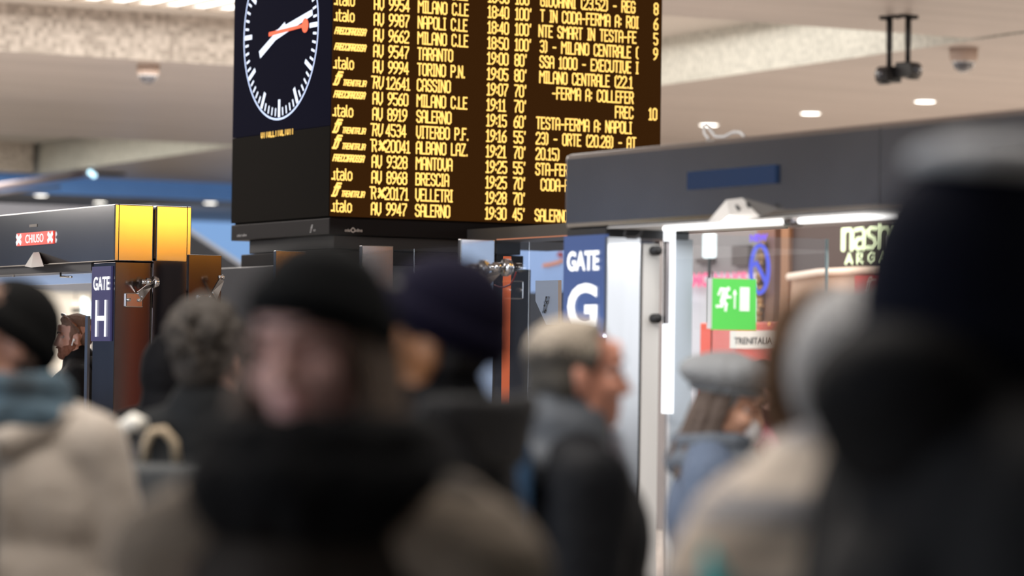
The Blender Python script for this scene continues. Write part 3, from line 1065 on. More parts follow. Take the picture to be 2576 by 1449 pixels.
MB().box(XG - .003, XG + .01, ya, yb, onX(85, 571, XG).z, onX(85, 564, XG).z).build('small_plate', mat('label_brown', (0.12, 0.10, 0.08), 0.5), hh)
T0, T1 = onX(84, 635, XG - .004), onX(98, 634, XG - .004)
B0, B1 = onX(62, 670, XG - .004), onX(112, 668, XG - .004)
F0, F1 = onX(78, 673, XS0), onX(110, 670, XS0)
MB().add([T0, T1, B0, B1, F0, F1], [(0, 1, 5, 4), (0, 4, 2), (1, 3, 5), (2, 4, 5, 3), (0, 2, 3, 1)]).build('sensor_hood', mat('hood_shaded', (0.045, 0.028, 0.022), 0.4), gH)  # unlit hood: the shade is put into its dark brown colour
MB().box(XG + .02, xa - .02, YHh + .38, YHh + 6, ZHB - .045, ZHB - .001).build('underside_tray', mat('tray_dark', (0.05, 0.05, 0.055), 0.4), gH)
for px in (35, 153):
    q = onX(px, 670, XG + .05)
    e = onX(px + 24 if px > 100 else px, 697, XG + .05)
    MB().tube([Vector((q.x, q.y, ZHB - .01)), Vector((q.x, q.y, e.z + .006)), Vector((q.x, e.y - .02, e.z))] if px > 100 else [Vector((q.x, q.y, ZHB - .01)), Vector((q.x, q.y, e.z))], .006, 8).build('hanger_rod', m_steelL, gH, True)
# transom glass, its white-blue reflection put in as a glow
ya = onX(228, 690, XG + .2).y
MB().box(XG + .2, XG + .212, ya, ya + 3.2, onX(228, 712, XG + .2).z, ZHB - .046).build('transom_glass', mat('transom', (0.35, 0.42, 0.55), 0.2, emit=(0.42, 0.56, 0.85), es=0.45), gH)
# sign post
y2 = onX(230, 800, XG).y
ph = MB().box(XG + .008, xa, YHh, y2, 0, ZHB - .005).build('sign_post', m_steelD, gH, bevel=.003)
zs1, zs0 = onX(257, 670, XG).z, onX(257, 858, XG).z
scr = MB().box(XG - .002, XG + .01, YHh + .035, y2 - .002, zs0, zs1).build('sign_screen', m_signp, gH)
mb = MB()
q = onX(236, 731, XG - .004); font_text(mb, 'GATE', q, -VY, VZ, -VX, q.y - onX(278, 731, XG).y, onX(236, 697, XG).z - q.z, 0.02, .003)
q = onX(240, 847, XG - .004); font_text(mb, 'H', q, -VY, VZ, -VX, q.y - onX(269, 847, XG).y, onX(240, 755, XG).z - q.z, 0.0, .003)
mb.build('sign_lettering', m_signw, scr)
# door edge beside the bearded man
q0 = onX(222, 795, XG + .06)
MB().box(XG + .05, XG + .065, q0.y - .02, q0.y + .02, 0, q0.z).build('door_edge', m_steelL, gH)
# end plate, bracket and pin of the glass wall
xq = onY(380, 760, YHh).x
MB().box(xq, onY(475, 760, YHh).x, YHh - .02, YHh + .3, 0, onY(430, 657, YHh).z).build('end_plate', m_steelD, gH, bevel=.004)
MB().box(xa + .001, xq - .001, YHh - .004, YHh + .3, 0, ZHB - .03).build('plate_joint', mat('joint_bronze', (0.5, 0.4, 0.3), .3, 1.0), gH)


def pivot(parent, plate, bolts, pin0, pin1, ring, Y, arm, rp):
    (x0, y0, x1, y1) = plate
    a, b = onY(x0, y1, Y), onY(x1, y0, Y)
    br = MB().box(a.x, b.x, Y - .014, Y - .001, a.z, b.z).build('bracket_plate', m_steelL, parent, bevel=.006)
    for (px, py) in bolts:
        q = onY(px, py, Y)
        MB().tube([q - VY * .012, q - VY * .026], .010, 12).build('bolt', m_steelL, br, True)
    Yp = Y - .11
    P0, P1 = onY(*pin0, Yp), onY(*pin1, Yp)
    P1.z = P0.z
    MB().tube([P0, P1], rp, 14).build('pivot_pin', m_steelL, parent, True)
    for (px, k, w) in ring:
        q = onY(px, pin0[1], Yp); q.z = P0.z
        MB().tube([q - VX * w, q + VX * w], rp * k, 18).build('pivot_ring', m_steelL, parent, True)
    A, B = onY(*arm[0], Y - .01), onY(*arm[1], Yp)
    MB().prism([A + VX * .0 + VZ * .012, A + VX * .03 - VZ * .03, B + VX * .012 - VZ * .015, B - VX * .012], -VY * .014).build('pivot_arm', m_steelL, parent)


pivot(gH, (313, 737, 358, 773), ((321, 754), (348, 755)), (357, 709), (384, 709), ((374, 1.7, .012), (389, 2.6, .006), (393, 2.2, .008)), YHh, ((344, 740), (374, 716)), .013)
area_light('orange_beacon', (8.45, 12.3, 2.79), (6.75, YHh, 2.79), 1.3, 26, (1.0, 0.40, 0.035), .62)
t = thing('reflection_blocker', 'dark red panel added out of view behind gate G, darkens the steel end of gate H', 'reflection blocker', (9.9, 9.8, 0))
MB().box(8.9, 11.0, 9.6, 10.0, 0, 3.0).build('cabinet', mat('blocker_red', (0.16, 0.035, 0.02), 0.5), t, bevel=.02)  # unseen panel, added to give gate H steel a dark red reflection
MB().box(9.2, 9.9, 9.99, 10.01, 1.1, 1.7).build('screen', m_navy, t)

area_light('platform_fill', (5.2, 20.3, 3.0), (6.8, 17.8, 1.75), .5, 28, (1.0, 0.92, 0.85))  # added light on the bearded man's face
# ---------------------------------------------------------------- glass barrier between the gates
ZP = 2.16
posts = [(475, 640, 558), (694, 630, 770), (911, 617, 990), (1160, 601, 1245)]
gb = thing('glass_barrier', 'glass and steel barrier with four flat posts between gate H and gate G', 'barrier', (6.8, (YG + YHh) / 2, 0))
pp = []
for (px0, py, px1) in posts:
    q = onZ(px0, py, ZP)
    w = onY(px1, py, q.y).x - q.x
    pp.append((q.x, q.y, w))
print('posts', pp)
XP = sum(p[0] for p in pp[1:]) / 3
for i, (x, y, w) in enumerate(pp):
    m = m_steelL if i else m_steelD
    MB().box(x, x + w, y, y + .03, 0, ZP).build('post', m, gb, bevel=.003)
for i in range(1, 3):
    ya, yb = pp[i][1] - .01, pp[i + 1][1] + .04
    MB().box(XP + .15, XP + .162, yb, ya, .1, ZP - .02).build('glass_panel', m_glass, gb)
MB().box(XP + .15, XP + .162, YG + .15, pp[3][1] - .01, .1, ZP).build('glass_panel', glass_mat('blue_glass', (0.72, 0.80, 0.92), .16), gb)
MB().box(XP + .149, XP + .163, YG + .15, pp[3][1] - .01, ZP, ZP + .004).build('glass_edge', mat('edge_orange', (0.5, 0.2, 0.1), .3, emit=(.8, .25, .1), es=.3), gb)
x, y, w = pp[3]
pivot(gb, (1176, 704, 1226, 750), ((1187, 727), (1216, 728)), (1231, 672), (1262, 672), ((1251, 1.5, .02), (1272, 2.7, .008), (1279, 2.3, .008)), y, ((1208, 706), (1250, 680)), .015)
pivot(gb, (495, 741, 530, 775), ((500, 747), (526, 747)), (550, 697), (562, 697), ((560, 1.3, .006),), pp[0][1], ((530, 741), (556, 700)), .010)
# orange light tube behind the barrier glass
q0, q1 = onX(1276, 645, 7.6), onX(1272, 905, 7.6)
q1.z = 0.0
tag(MB().tube([q1, q0], .020, 12).build('light_tube', glow('orange_tube', (1.0, 0.17, 0.05), 1.2), smooth=True), 'glowing orange vertical light tube behind the barrier glass beside gate G', 'light tube')
pts = [onX(px, py, 7.3) for px, py in ((1245, 716), (1256, 721), (1268, 722), (1284, 716), (1293, 700), (1298, 684))]
MB().tube(pts, .004, 6).build('cable', mat('cable_red', (0.35, 0.03, 0.03), .4), gb, True)
# white board behind the glass
poly = [onX(px, py, 8.2) for px, py in ((1347, 706), (1404, 705), (1404, 817), (1374, 817), (1347, 757))]
t = thing('notice_board', 'grey cut-corner notice board with railway emblem behind the barrier glass', 'notice board', onX(1385, 1100, 8.2))
MB().prism(poly, (.02, 0, 0)).build('board', mat('notice_grey', (0.78, 0.78, 0.78), 0.5), t)
mb = MB()
q = onX(1360, 785, 8.195)
fs_symbol(mb, .02, 0, .075, q, -VY, VZ, .012)
mb.build('emblem', mat('emblem_grey', (0.25, 0.28, 0.31), .5), t)
MB().box(8.2, 8.22, onX(1392, 817, 8.2).y, onX(1388, 817, 8.2).y, 0, onX(1390, 815, 8.2).z).build('stand', m_steelD, t)
# ================================================================== SHOPS BEHIND GATE G (facing the gates)
XS = 16.0


def sx(px, py, X=XS): return onX(px, py, X)


def panel(mb, px0, py0, px1, py1, X=XS, t=.05, mi=0, z0=None):
    a, b = onX(px0, py1, X), onX(px1, py0, X)
    c1, c2 = onX((px0 + px1) / 2, py0, X), onX((px0 + px1) / 2, py1, X)
    return mb.box(X, X + t, a.y, b.y, c2.z if z0 is None else z0, c1.z, mi)


m_shopdark = mat('shop_dark', (0.055, 0.036, 0.034), 0.5)
m_shopgrey = mat('shop_grey', (0.20, 0.185, 0.19), 0.5, noise=((0.4, 0.4, 0.4), 0.2))
m_tan = mat('counter_tan', (0.62, 0.42, 0.31), 0.5, noise=((0.6, 0.6, 0.6), 0.08))
ZW = onX(2000, 445, XS + .5).z
struct(MB().box(XS + .5, XS + .8, 17.5, onX(1420, 600, XS + .5).y, 0, ZW).build('wall_right', m_shopgrey))
area_light('shop_lamp', (XS - 3.2, 22.6, 3.6), (XS, 22.6, 1.4), 1.0, 75, (1.0, 0.90, 0.80), 6.0)

# cosmetics shop: dark fascia, glowing letters, tan counter wall
t = thing('cosmetics_shop', 'shop with dark brown fascia, lime white glowing letters and tan wall, behind gate G', 'shop', onX(2130, 1100, XS))
mb = MB(); panel(mb, 1985, 470, 2420, 690, XS + .06, .2); fa = mb.build('fascia', m_shopdark, t)
mb = MB(); panel(mb, 1985, 690, 2420, 1250, XS + .05, .2, z0=0); mb.build('wall_panel', m_tan, t)
mb = MB(); mb.tube([onX(1985, 697, XS), onX(2060, 686, XS), onX(2160, 681, XS), onX(2260, 680, XS), onX(2400, 676, XS)], .035, 10); mb.build('cornice', mat('cornice_cream', (0.78, 0.62, 0.52), 0.4), t, True)
mb = MB(); panel(mb, 1955, 480, 1986, 1200, XS + .02, .25, z0=0); mb.build('pillar_cladding', mat('bronze_brown', (0.30, 0.15, 0.08), 0.35, 0.3), t)
m_lime = glow('lime_white', (0.90, 1.0, 0.62), 2.2)
m_limeh = glow('lime_halo', (0.72, 0.9, 0.35), 1.0)


def shop_letters(strokes, x0, x1, y0, y1, w, name):
    """rounded stroke letters; strokes in a grid fitted to the pixel box on the fascia"""
    q0 = onX(x0, y1, XS + .03)
    q1 = onX(x1, y1, XS + .03)
    top = onX(x0, y0, XS + .03)
    L, Hh = q0.y - q1.y, top.z - q0.z
    mb = MB()
    for st in strokes:
        pts = [q0 - VY * (p[0] * L) + VZ * (p[1] * Hh) for p in st]
        mb.tube(pts, w, 8)
        for p in pts:
            mb.ell(p, (w, w, w), nu=8, nv=6)
    return mb.build(name, m_lime, fa, True)


n_ = [(0, 0), (0, .9)], [(0, .75), (.06, .9), (.14, .9), (.19, .75), (.19, 0)]
a_ = [(.27, .86), (.40, .9), (.46, .75), (.46, 0)], [(.46, .45), (.32, .45), (.27, .3), (.27, .1), (.33, 0), (.46, .05)]
s_ = [(.72, .86), (.60, .9), (.54, .78), (.57, .58), (.68, .42), (.72, .2), (.65, .02), (.53, .04)],
h_ = [(.80, 1.15), (.80, 0)], [(.80, .7), (.86, .85), (.95, .85), (1.0, .7), (1.0, 0)]
i_ = [(1.08, .85), (1.08, 0)], [(1.08, 1.15), (1.08, 1.2)]
shop_letters([*n_, *a_, *s_, *h_, *i_], 2121, 2240, 572, 628, .018, 'sign_lettering')
arg = [[(0, 0), (.07, 1), (.14, 0)], [(.03, .3), (.11, .3)], [(.25, 0), (.25, 1), (.35, .9), (.35, .6), (.25, .5), (.37, 0)],
       [(.62, .85), (.55, 1), (.49, .7), (.49, .3), (.55, 0), (.62, .2), (.62, .5), (.57, .5)], [(.73, 0), (.80, 1), (.87, 0)], [(.76, .3), (.84, .3)],
       [(.98, 0), (.98, 1), (1.08, 0), (1.08, 1)]]
shop_letters(arg, 2128, 2250, 639, 663, .010, 'sign_lettering')
mb = MB(); panel(mb, 2150, 692, 2330, 830, XS - .02, .06)
o = mb.build('panel', mat('rail_red', (0.55, 0.05, 0.04), 0.4))
t2 = thing('poster_panel', 'red poster panel with pale railway emblem on the tan wall', 'poster', onX(2200, 830, XS - .02))
o.name = 'board'; o.parent = t2; o.matrix_parent_inverse = t2.matrix_world.inverted()
mb = MB(); q = onX(2180, 735, XS - .03)
fs_symbol(mb, 0, 0, .12, q, -VY, VZ, .018)
mb.stroke([(.10, .10), (.16, .10)], .02, q, -VY, VZ)
mb.build('emblem', mat('emblem_pale', (0.75, 0.5, 0.45), .5), t2)

# grey and dark shop unit with pink red letters behind the exit sign
t = thing('fast_food_shop', 'grey shop unit with pink red glowing letters behind the exit sign', 'shop', onX(1800, 1100, XS))
mb = MB(); panel(mb, 1690, 470, 1955, 690, XS + .3, .15); fa2 = mb.build('fascia', m_shopgrey, t)
mb = MB(); panel(mb, 1690, 690, 1955, 1250, XS + .3, .15, z0=0); mb.build('wall_panel', mat('shop_palegrey', (0.50, 0.50, 0.56), 0.5), t)
mb = MB(); panel(mb, 1840, 618, 1882, 668, XS + .25, .05); mb.build('dark_hatch', m_shopdark, fa2)
mb = MB(); panel(mb, 1750, 650, 1790, 662, XS + .25, .05); mb.build('dark_hatch', m_shopdark, fa2)
m_pink = glow('pink_letters', (1.0, 0.16, 0.30), 1.5)
m_pinkr = glow('red_letters', (1.0, 0.12, 0.14), 1.5)
mb = MB()
q = onX(1703, 724, XS + .2)
font_text(mb, 'OLMO', q, -VY, VZ, -VX, q.y - onX(1790, 724, XS + .2).y, onX(1703, 688, XS + .2).z - q.z, 0.05, .01)
q = onX(1797, 720, XS + .2)
font_text(mb, 'NAKS', q, -VY, VZ, -VX, q.y - onX(1881, 720, XS + .2).y, onX(1797, 686, XS + .2).z - q.z, 0.05, .01)
mb.build('sign_lettering', m_pink, t)
for k in (1716, 1728):
    MB().ell(onX(k, 753, XS + .2), (.03, .03, .03)).build('lamp', glow('cool_dot', (.85, .95, 1), 2), t, True)
lt = thing('light_box', 'white upright light box on a thin stand glowing behind the gate G glass', 'light', onX(1776, 650, 14))
a, b = onX(1764, 650, 14), onX(1790, 585, 14)
MB().box(14, 14.06, b.y, a.y, a.z, b.z).build('diffuser', glow('hanging_white', (0.93, 1.0, 0.97), 1.6), lt, bevel=.02)
MB().box(14.02, 14.04, (a.y + b.y) / 2 - .01, (a.y + b.y) / 2 + .01, 0, a.z).build('stand', m_black, lt)

# blue ring sign and gilded figure
t = thing('shop_sign', 'glowing blue oval ring sign with wavy bar under violet lettering beside the dark fascia', 'sign', onX(1910, 740, 14.5))
XN = 14.5
m_blue = glow('neon_blue', (0.14, 0.17, 1.0), 0.95)
cN = onX(1911, 677, XN)
ra = (onX(1889, 677, XN).y - onX(1933, 677, XN).y) / 2
rb = onX(1911, 617, XN).z - cN.z
mb = MB()
NN = 40
pts = [cN + VY * (-ra * math.cos(2 * PI * k / NN)) + VZ * rb * math.sin(2 * PI * k / NN) for k in range(NN + 1)]
mb.tube(pts, .017, 8)
mb.build('ring', m_blue, t, True)
mb = MB(); mb.tube([cN + VY * ra * .95 + VZ * .02, cN + VY * ra * .4 + VZ * .055, cN - VY * ra * .2 - VZ * .03, cN - VY * ra * .8 - VZ * .12], .016, 8)
mb.build('bar', m_blue, t, True)
a, b = onX(1889, 609, XN), onX(1934, 588, XN)
mb = MB()
font_text(mb, 'NEW', Vector((XN, a.y, a.z)), -VY, VZ, -VX, a.y - b.y, b.z - a.z, .06, .01)
mb.build('sign_lettering', glow('violet', (0.28, 0.16, 1.0), 1.2), t)
MB().box(XN + .06, XN + .12, b.y, a.y, 0, onX(1911, 480, XN).z).build('back_board', mat('post_brown', (0.16, 0.08, 0.05), 0.5), t)
mb = MB()
fx = onX(1911, 812, XN + .03)
rnd = random.Random(3)
for k, (dz, r_) in enumerate([(.03 + .05 * q_, rnd.uniform(.030, .055)) for q_ in range(13)]):
    mb.ell(fx + Vector((rnd.uniform(-.0, .02), rnd.uniform(-.03, .03), dz)), (.03, r_, r_ * .9))
tag(mb.build('ornament_column', mat('gilded', (0.22, 0.12, 0.035), 0.5, 0.3, noise=((24, 24, 24), .8)), smooth=True),
    'gilded brown ornament column behind the glowing blue ring sign', 'ornament')
# plinth for it: red ticket kiosk with white name board
t = thing('ticket_kiosk', 'red ticket kiosk with white name board partly behind the exit sign', 'kiosk', onX(1850, 1150, 13.4))
XK = 13.4
a, b = onX(1760, 900, XK), onX(1962, 812, XK)
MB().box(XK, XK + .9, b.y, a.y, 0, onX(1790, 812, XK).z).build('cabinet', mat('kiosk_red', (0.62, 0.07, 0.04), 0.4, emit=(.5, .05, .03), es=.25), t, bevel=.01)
a, b = onX(1836, 877, XK - .02), onX(1960, 832, XK - .02)
c2 = onX(1836, 832, XK - .02)
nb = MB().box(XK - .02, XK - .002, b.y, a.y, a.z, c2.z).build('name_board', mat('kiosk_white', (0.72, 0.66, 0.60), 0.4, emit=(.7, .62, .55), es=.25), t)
mb = MB()
q = onX(1847, 866, XK - .022)
font_text(mb, 'TRENITALIA', q, -VY, VZ, -VX, q.y - onX(1952, 866, XK).y, onX(1847, 849, XK).z - q.z, .02, .002)
mb.build('board_lettering', mat('ink', (.03, .03, .03), .5), nb)
a, b = onX(1760, 812, XK - .01), onX(1790, 770, XK - .01)
MB().box(XK + .1, XK + .2, b.y - .05, a.y, a.z - .002, b.z).build('screen', mat('kiosk_teal', (0.40, 0.62, 0.62), 0.3, emit=(.4, .62, .62), es=.35), t)
MB().box(XK + .1, XK + .2, b.y - .05, a.y, b.z + .001, b.z + .02).build('screen_cap', MATS['kiosk_red'], t)
MB().ell(onX(1937, 815, XK - .03) , (.014, .014, .014)).build('indicator', glow('orange_dot', (1, .4, .15), 2), t, True)

# pale blue hall wall seen through the barrier glass, with a string of orange lights
o = MB().box(XS + .3, XS + .48, onX(1424, 600, XS + .3).y, onX(1190, 600, XS + .3).y, 0, onX(1300, 560, XS + .3).z)
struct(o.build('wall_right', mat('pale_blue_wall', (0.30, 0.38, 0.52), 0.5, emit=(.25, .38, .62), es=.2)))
mb = MB(); panel(mb, 1300, 735, 1425, 1300, XS + .1, .12, z0=0)
tag(mb.build('counter_front', mat('counter_black', (0.02, 0.021, 0.025), 0.4)), 'black counter front behind the notice board and barrier glass', 'counter')
t = thing('string_lights', 'small orange glowing string lights reflected on the pale blue wall', 'string lights', onX(1385, 665, XS + .285))
pts = [onX(px, py, XS + .285) for px, py in ((1366, 670), (1372, 664), (1378, 669), (1384, 662), (1390, 666), (1396, 659), (1402, 663), (1408, 655), (1416, 657))]
MB().tube(pts, .012, 8).build('light_row', glow('string_orange', (1.0, .30, .10), 1.7), t, True)
for px, py in ((1405, 641), (1410, 637), (1413, 644)):
    MB().ell(onX(px, py, XS + .285), (.018, .018, .018)).build('bulb', glow('string_red', (1.0, .14, .10), .8), t, True)

# ================================================================== ceiling mounted devices
def dome(p, lab, s=1.0):
    t = thing('dome_camera', lab, 'security camera', p, 'dome cameras under the ceiling', world_parts=False)
    MB().tube([(0, 0, 0), (0, 0, -.10 * s), (0, 0, -.13 * s)], [.135 * s, .13 * s, .10 * s], 24).build('housing', mat('dome_beige', (0.52, 0.40, 0.34), 0.4), t, True)
    rings = []
    for k in range(7):
        a = PI / 2 * k / 6
        rings.append((.10 * s * math.cos(a) + .001, -.125 * s - .10 * s * math.sin(a)))
    MB().tube([(0, 0, z) for r, z in rings], [r for r, z in rings], 20).build('dome', mat('dome_smoke', (0.10, 0.10, 0.12), 0.08, coat=1.0), t, True)
    MB().tube([(0, 0, -.12 * s), (0, 0, -.135 * s)], .112 * s, 24).build('trim_ring', mat('dome_ring', (.75, .75, .77), .25, .6), t, True)
    return t


dome(onZ(373, 163, Z1), 'beige dome camera under the grey beam soffit left of the clock', 1.0)
dome(onZ(2424, 122, Z2), 'pale dome camera beside the twin black ceiling projectors at right', 1.15)


def projector(px, py0, py1, lab, face, body):
    p = onZ(px, py0, Z1)
    d = (p - CAM).dot(cam_rot @ Vector((0, 0, -1)))
    k = d / FPX                       # metres per pixel here
    t = thing('ceiling_projector', lab, 'projector', p, 'black projectors hung from the beam', rz=R(-29 + face), world_parts=False)
    Lp = (py1 - py0) * k
    MB().tube([(0, 0, -.0), (0, 0, -Lp * .58), (0, 0, -Lp * .585), (0, 0, -Lp)], [8 * k, 8 * k, 6.8 * k, 6.8 * k], 14).build('pole', m_black, t, True)
    f = MB().box(-24 * k, 24 * k, -12 * k, 12 * k, -3 * k, 0)
    f.box(-24 * k, -22 * k, -12 * k, 12 * k, -9 * k, 0).box(22 * k, 24 * k, -12 * k, 12 * k, -9 * k, 0)
    f.build('ceiling_plate', m_black, t)
    bx0, bx1, hz = body
    b = MB()
    hh_ = hz * k / 2
    prof = [(-26, 1.0), (-22, .95), (20, .95), (30, .55), (33, 0), (30, -.7), (24, -1.0), (-26, -.95)]
    b.prism([Vector((-20 * k, y * k, -Lp + hh_ * z)) for y, z in prof], (40 * k, 0, 0))
    ob = b.build('body', m_black, t, bevel=.015)
    MB().tube([(0, 24 * k, -Lp), (0, 38 * k, -Lp)], [13 * k, 12 * k], 18).build('lens', mat('lens_glass', (.03, .035, .05), .08, coat=1.0), ob, True)
    MB().box(-14 * k, 14 * k, 10 * k, 26 * k, -Lp - hh_ - 5 * k, -Lp - hh_ - 2 * k).build('flap', m_black, ob)
    MB().box(-5 * k, 5 * k, 12 * k, 16 * k, -Lp - hh_ - 3 * k, -Lp - hh_ + 2 * k).build('hinge', m_black, ob)
    return t


projector(2238, 40, 188, 'left black projector hung on a pole, turned towards the clock', -70 + 180 + 20, (-30, 30, 42))
projector(2285, 38, 176, 'right black projector hung on a pole, lens towards the gates', -140, (-30, 30, 40))
# ================================================================== PEOPLE
VIEW_BEAR = 29.0


def remesh(mb, voxel, smooth=6, factor=0.5):
    me = mb.mesh('tmp')
    o = bpy.data.objects.new('tmp', me)
    col.objects.link(o)
    r = o.modifiers.new('r', 'REMESH')
    r.mode = 'VOXEL'
    r.voxel_size = voxel
    s = o.modifiers.new('s', 'SMOOTH')
    s.factor = factor
    s.iterations = smooth
    dg = bpy.context.evaluated_depsgraph_get()
    out = bpy.data.meshes.new_from_object(o.evaluated_get(dg))
    bpy.data.objects.remove(o)
    bpy.data.meshes.remove(me)
    return out


def coords(me):
    a = np.empty(len(me.vertices) * 3)
    me.vertices.foreach_get('co', a)
    return a.reshape(-1, 3)


def set_coords(me, a):
    me.vertices.foreach_set('co', a.reshape(-1))
    me.update()


def vnoise(p, s, seed=0):
    """cheap smooth pseudo noise from summed sines"""
    r = np.random.RandomState(seed)
    v = np.zeros(len(p))
    for k in range(7):
        d = r.normal(size=3); d /= np.linalg.norm(d)
        v += np.sin(p @ d * s * (1 + .5 * k) + r.uniform(0, 6.28)) / (1 + .4 * k)
    return v / 3.0


def normals(me):
    a = np.empty(len(me.vertices) * 3)
    me.vertex_normals.foreach_get('vector', a)
    return a.reshape(-1, 3)


def wrinkle(me, s, amp, seed=0):
    a, n = coords(me), normals(me)
    set_coords(me, a + n * (vnoise(a, s, seed) * amp)[:, None])


def face_shape(me, Mi):
    """eye sockets and mouth line pushed in, in the head's own space"""
    a = coords(me)
    M = np.array(Mi)
    h = a @ M[:3, :3].T + M[:3, 3]
    push = np.zeros(len(a))
    front = h[:, 1] > 0.05
    for sx_ in (-1, 1):
        d2 = ((h[:, 0] - sx_ * .033) / .018) ** 2 + ((h[:, 2] - .001) / .012) ** 2
        push += .006 * np.exp(-d2) * front
    d2 = (h[:, 0] / .026) ** 2 + ((h[:, 2] + .070) / .0035) ** 2
    push += .005 * np.exp(-d2) * front
    h[:, 1] -= push
    Mo = np.linalg.inv(M)
    set_coords(me, h @ Mo[:3, :3].T + Mo[:3, 3])


def head_prims(woman=False):
    m = MB()
    k = .94 if woman else 1.0
    m.ell((0, -.018, .038), (.075, .096, .082))
    m.ell((0, .018, -.035), (.062 * k, .072, .080))
    m.ell((0, .045, -.075), (.045 * k, .045, .040))
    m.ell((0, .066, -.098), (.024 * k, .022, .020))
    m.cap((0, .088, .010), (0, .106, -.034), .009, .0125)
    m.ell((0, .108, -.038), (.012, .013, .010))
    for s in (-1, 1):
        m.ell((s * .012, .098, -.042), (.008, .010, .007))
        m.ell((s * .038, .058, -.030), (.026, .028, .026))
        m.ell((s * .076, -.014, -.018), (.007, .020, .033), Matrix.Rotation(s * R(18), 3, 'Z') @ Matrix.Rotation(R(-8), 3, 'X'))
        m.ell((s * .079, -.024, -.008), (.010, .009, .022))
        m.ell((s * .030, .078, .022), (.026, .014, .008))
        m.ell((s * .055, -.004, -.072), (.014, .030, .022))
    m.ell((0, .083, -.064), (.024, .013, .0065))
    m.ell((0, .081, -.076), (.021, .013, .0075))
    m.ell((0, .082, .045), (.045, .012, .030))
    m.cap((0, -.012, -.075), (0, -.040, -.205), .052 * k, .056 * k)
    return m


EYE_Z = 1.632
NECK = Vector((0, -.03, 1.50))


def body_prims():
    m = MB()
    m.ell((0, 0, .93), (.165, .115, .13))
    m.ell((0, .005, 1.10), (.150, .105, .16))
    m.ell((0, -.005, 1.27), (.170, .115, .18))
    m.cap((-.14, -.015, 1.405), (.14, -.015, 1.405), .058)
    m.cap((0, -.03, 1.44), (0, -.025, 1.52), .060, .055)
    for s in (-1, 1):
        m.cap((0, -.03, 1.49), (s * .15, -.02, 1.425), .045, .05)
        m.cap((s * .175, -.015, 1.405), (s * .225, -.03, 1.13), .052, .040)
        m.cap((s * .225, -.03, 1.13), (s * .235, .055, .90), .038, .027)
        # hand: palm, four unequal bent fingers and a thumb from the side of the palm
        m.ell((s * .235, .070, .835), (.017, .040, .048))
        for q, (dy, l) in enumerate(((-.030, .060), (-.010, .072), (.010, .078), (.030, .070))):
            b = Vector((s * .235, .070 + dy, .800))
            k1 = b + Vector((-s * .006, .004, -l * .52))
            k2 = k1 + Vector((-s * .016, .006, -l * .42))
            m.cap(b, k1, .0095, .009, 8)
            m.cap(k1, k2, .009, .0078, 8)
        t0 = Vector((s * .232, .104, .850))
        t1 = t0 + Vector((-s * .010, .028, -.030))
        m.cap(t0, t1, .0115, .0105, 8)
        m.cap(t1, t1 + Vector((-s * .012, .012, -.032)), .0105, .009, 8)
        m.cap((s * .085, 0, .90), (s * .095, .005, .49), .085, .055)
        m.cap((s * .095, .005, .49), (s * .10, -.02, .09), .054, .036)
        m.cap((s * .10, -.03, .045), (s * .115, .13, .035), .040, .030)
    return m


def coat_prims(th=0.0, hem=.74, collar=True, arms=None):
    m = MB()
    m.ell((0, 0, .93), (.195 + th, .150 + th, .17))
    m.cap((0, 0, hem + .10), (0, 0, .95), .165 + th * .6, .16 + th)
    m.ell((0, .005, 1.12), (.185 + th, .140 + th, .20))
    m.ell((0, -.005, 1.28), (.200 + th, .145 + th, .19))
    m.cap((-.145, -.015, 1.395), (.145, -.015, 1.395), .080 + th)
    if collar:
        m.cap((0, -.028, 1.42), (0, -.024, 1.505), .088 + th, .080 + th * .6)
    for s in (-1, 1):
        m.cap((0, -.03, 1.47), (s * .15, -.02, 1.415), .058 + th, .068 + th)
        m.cap((s * .180, -.015, 1.400), (s * .235, -.03, 1.13), .072 + th, .062 + th)
        m.cap((s * .235, -.03, 1.13), (s * .240, .050, .905), .060 + th, .050 + th)
    return m


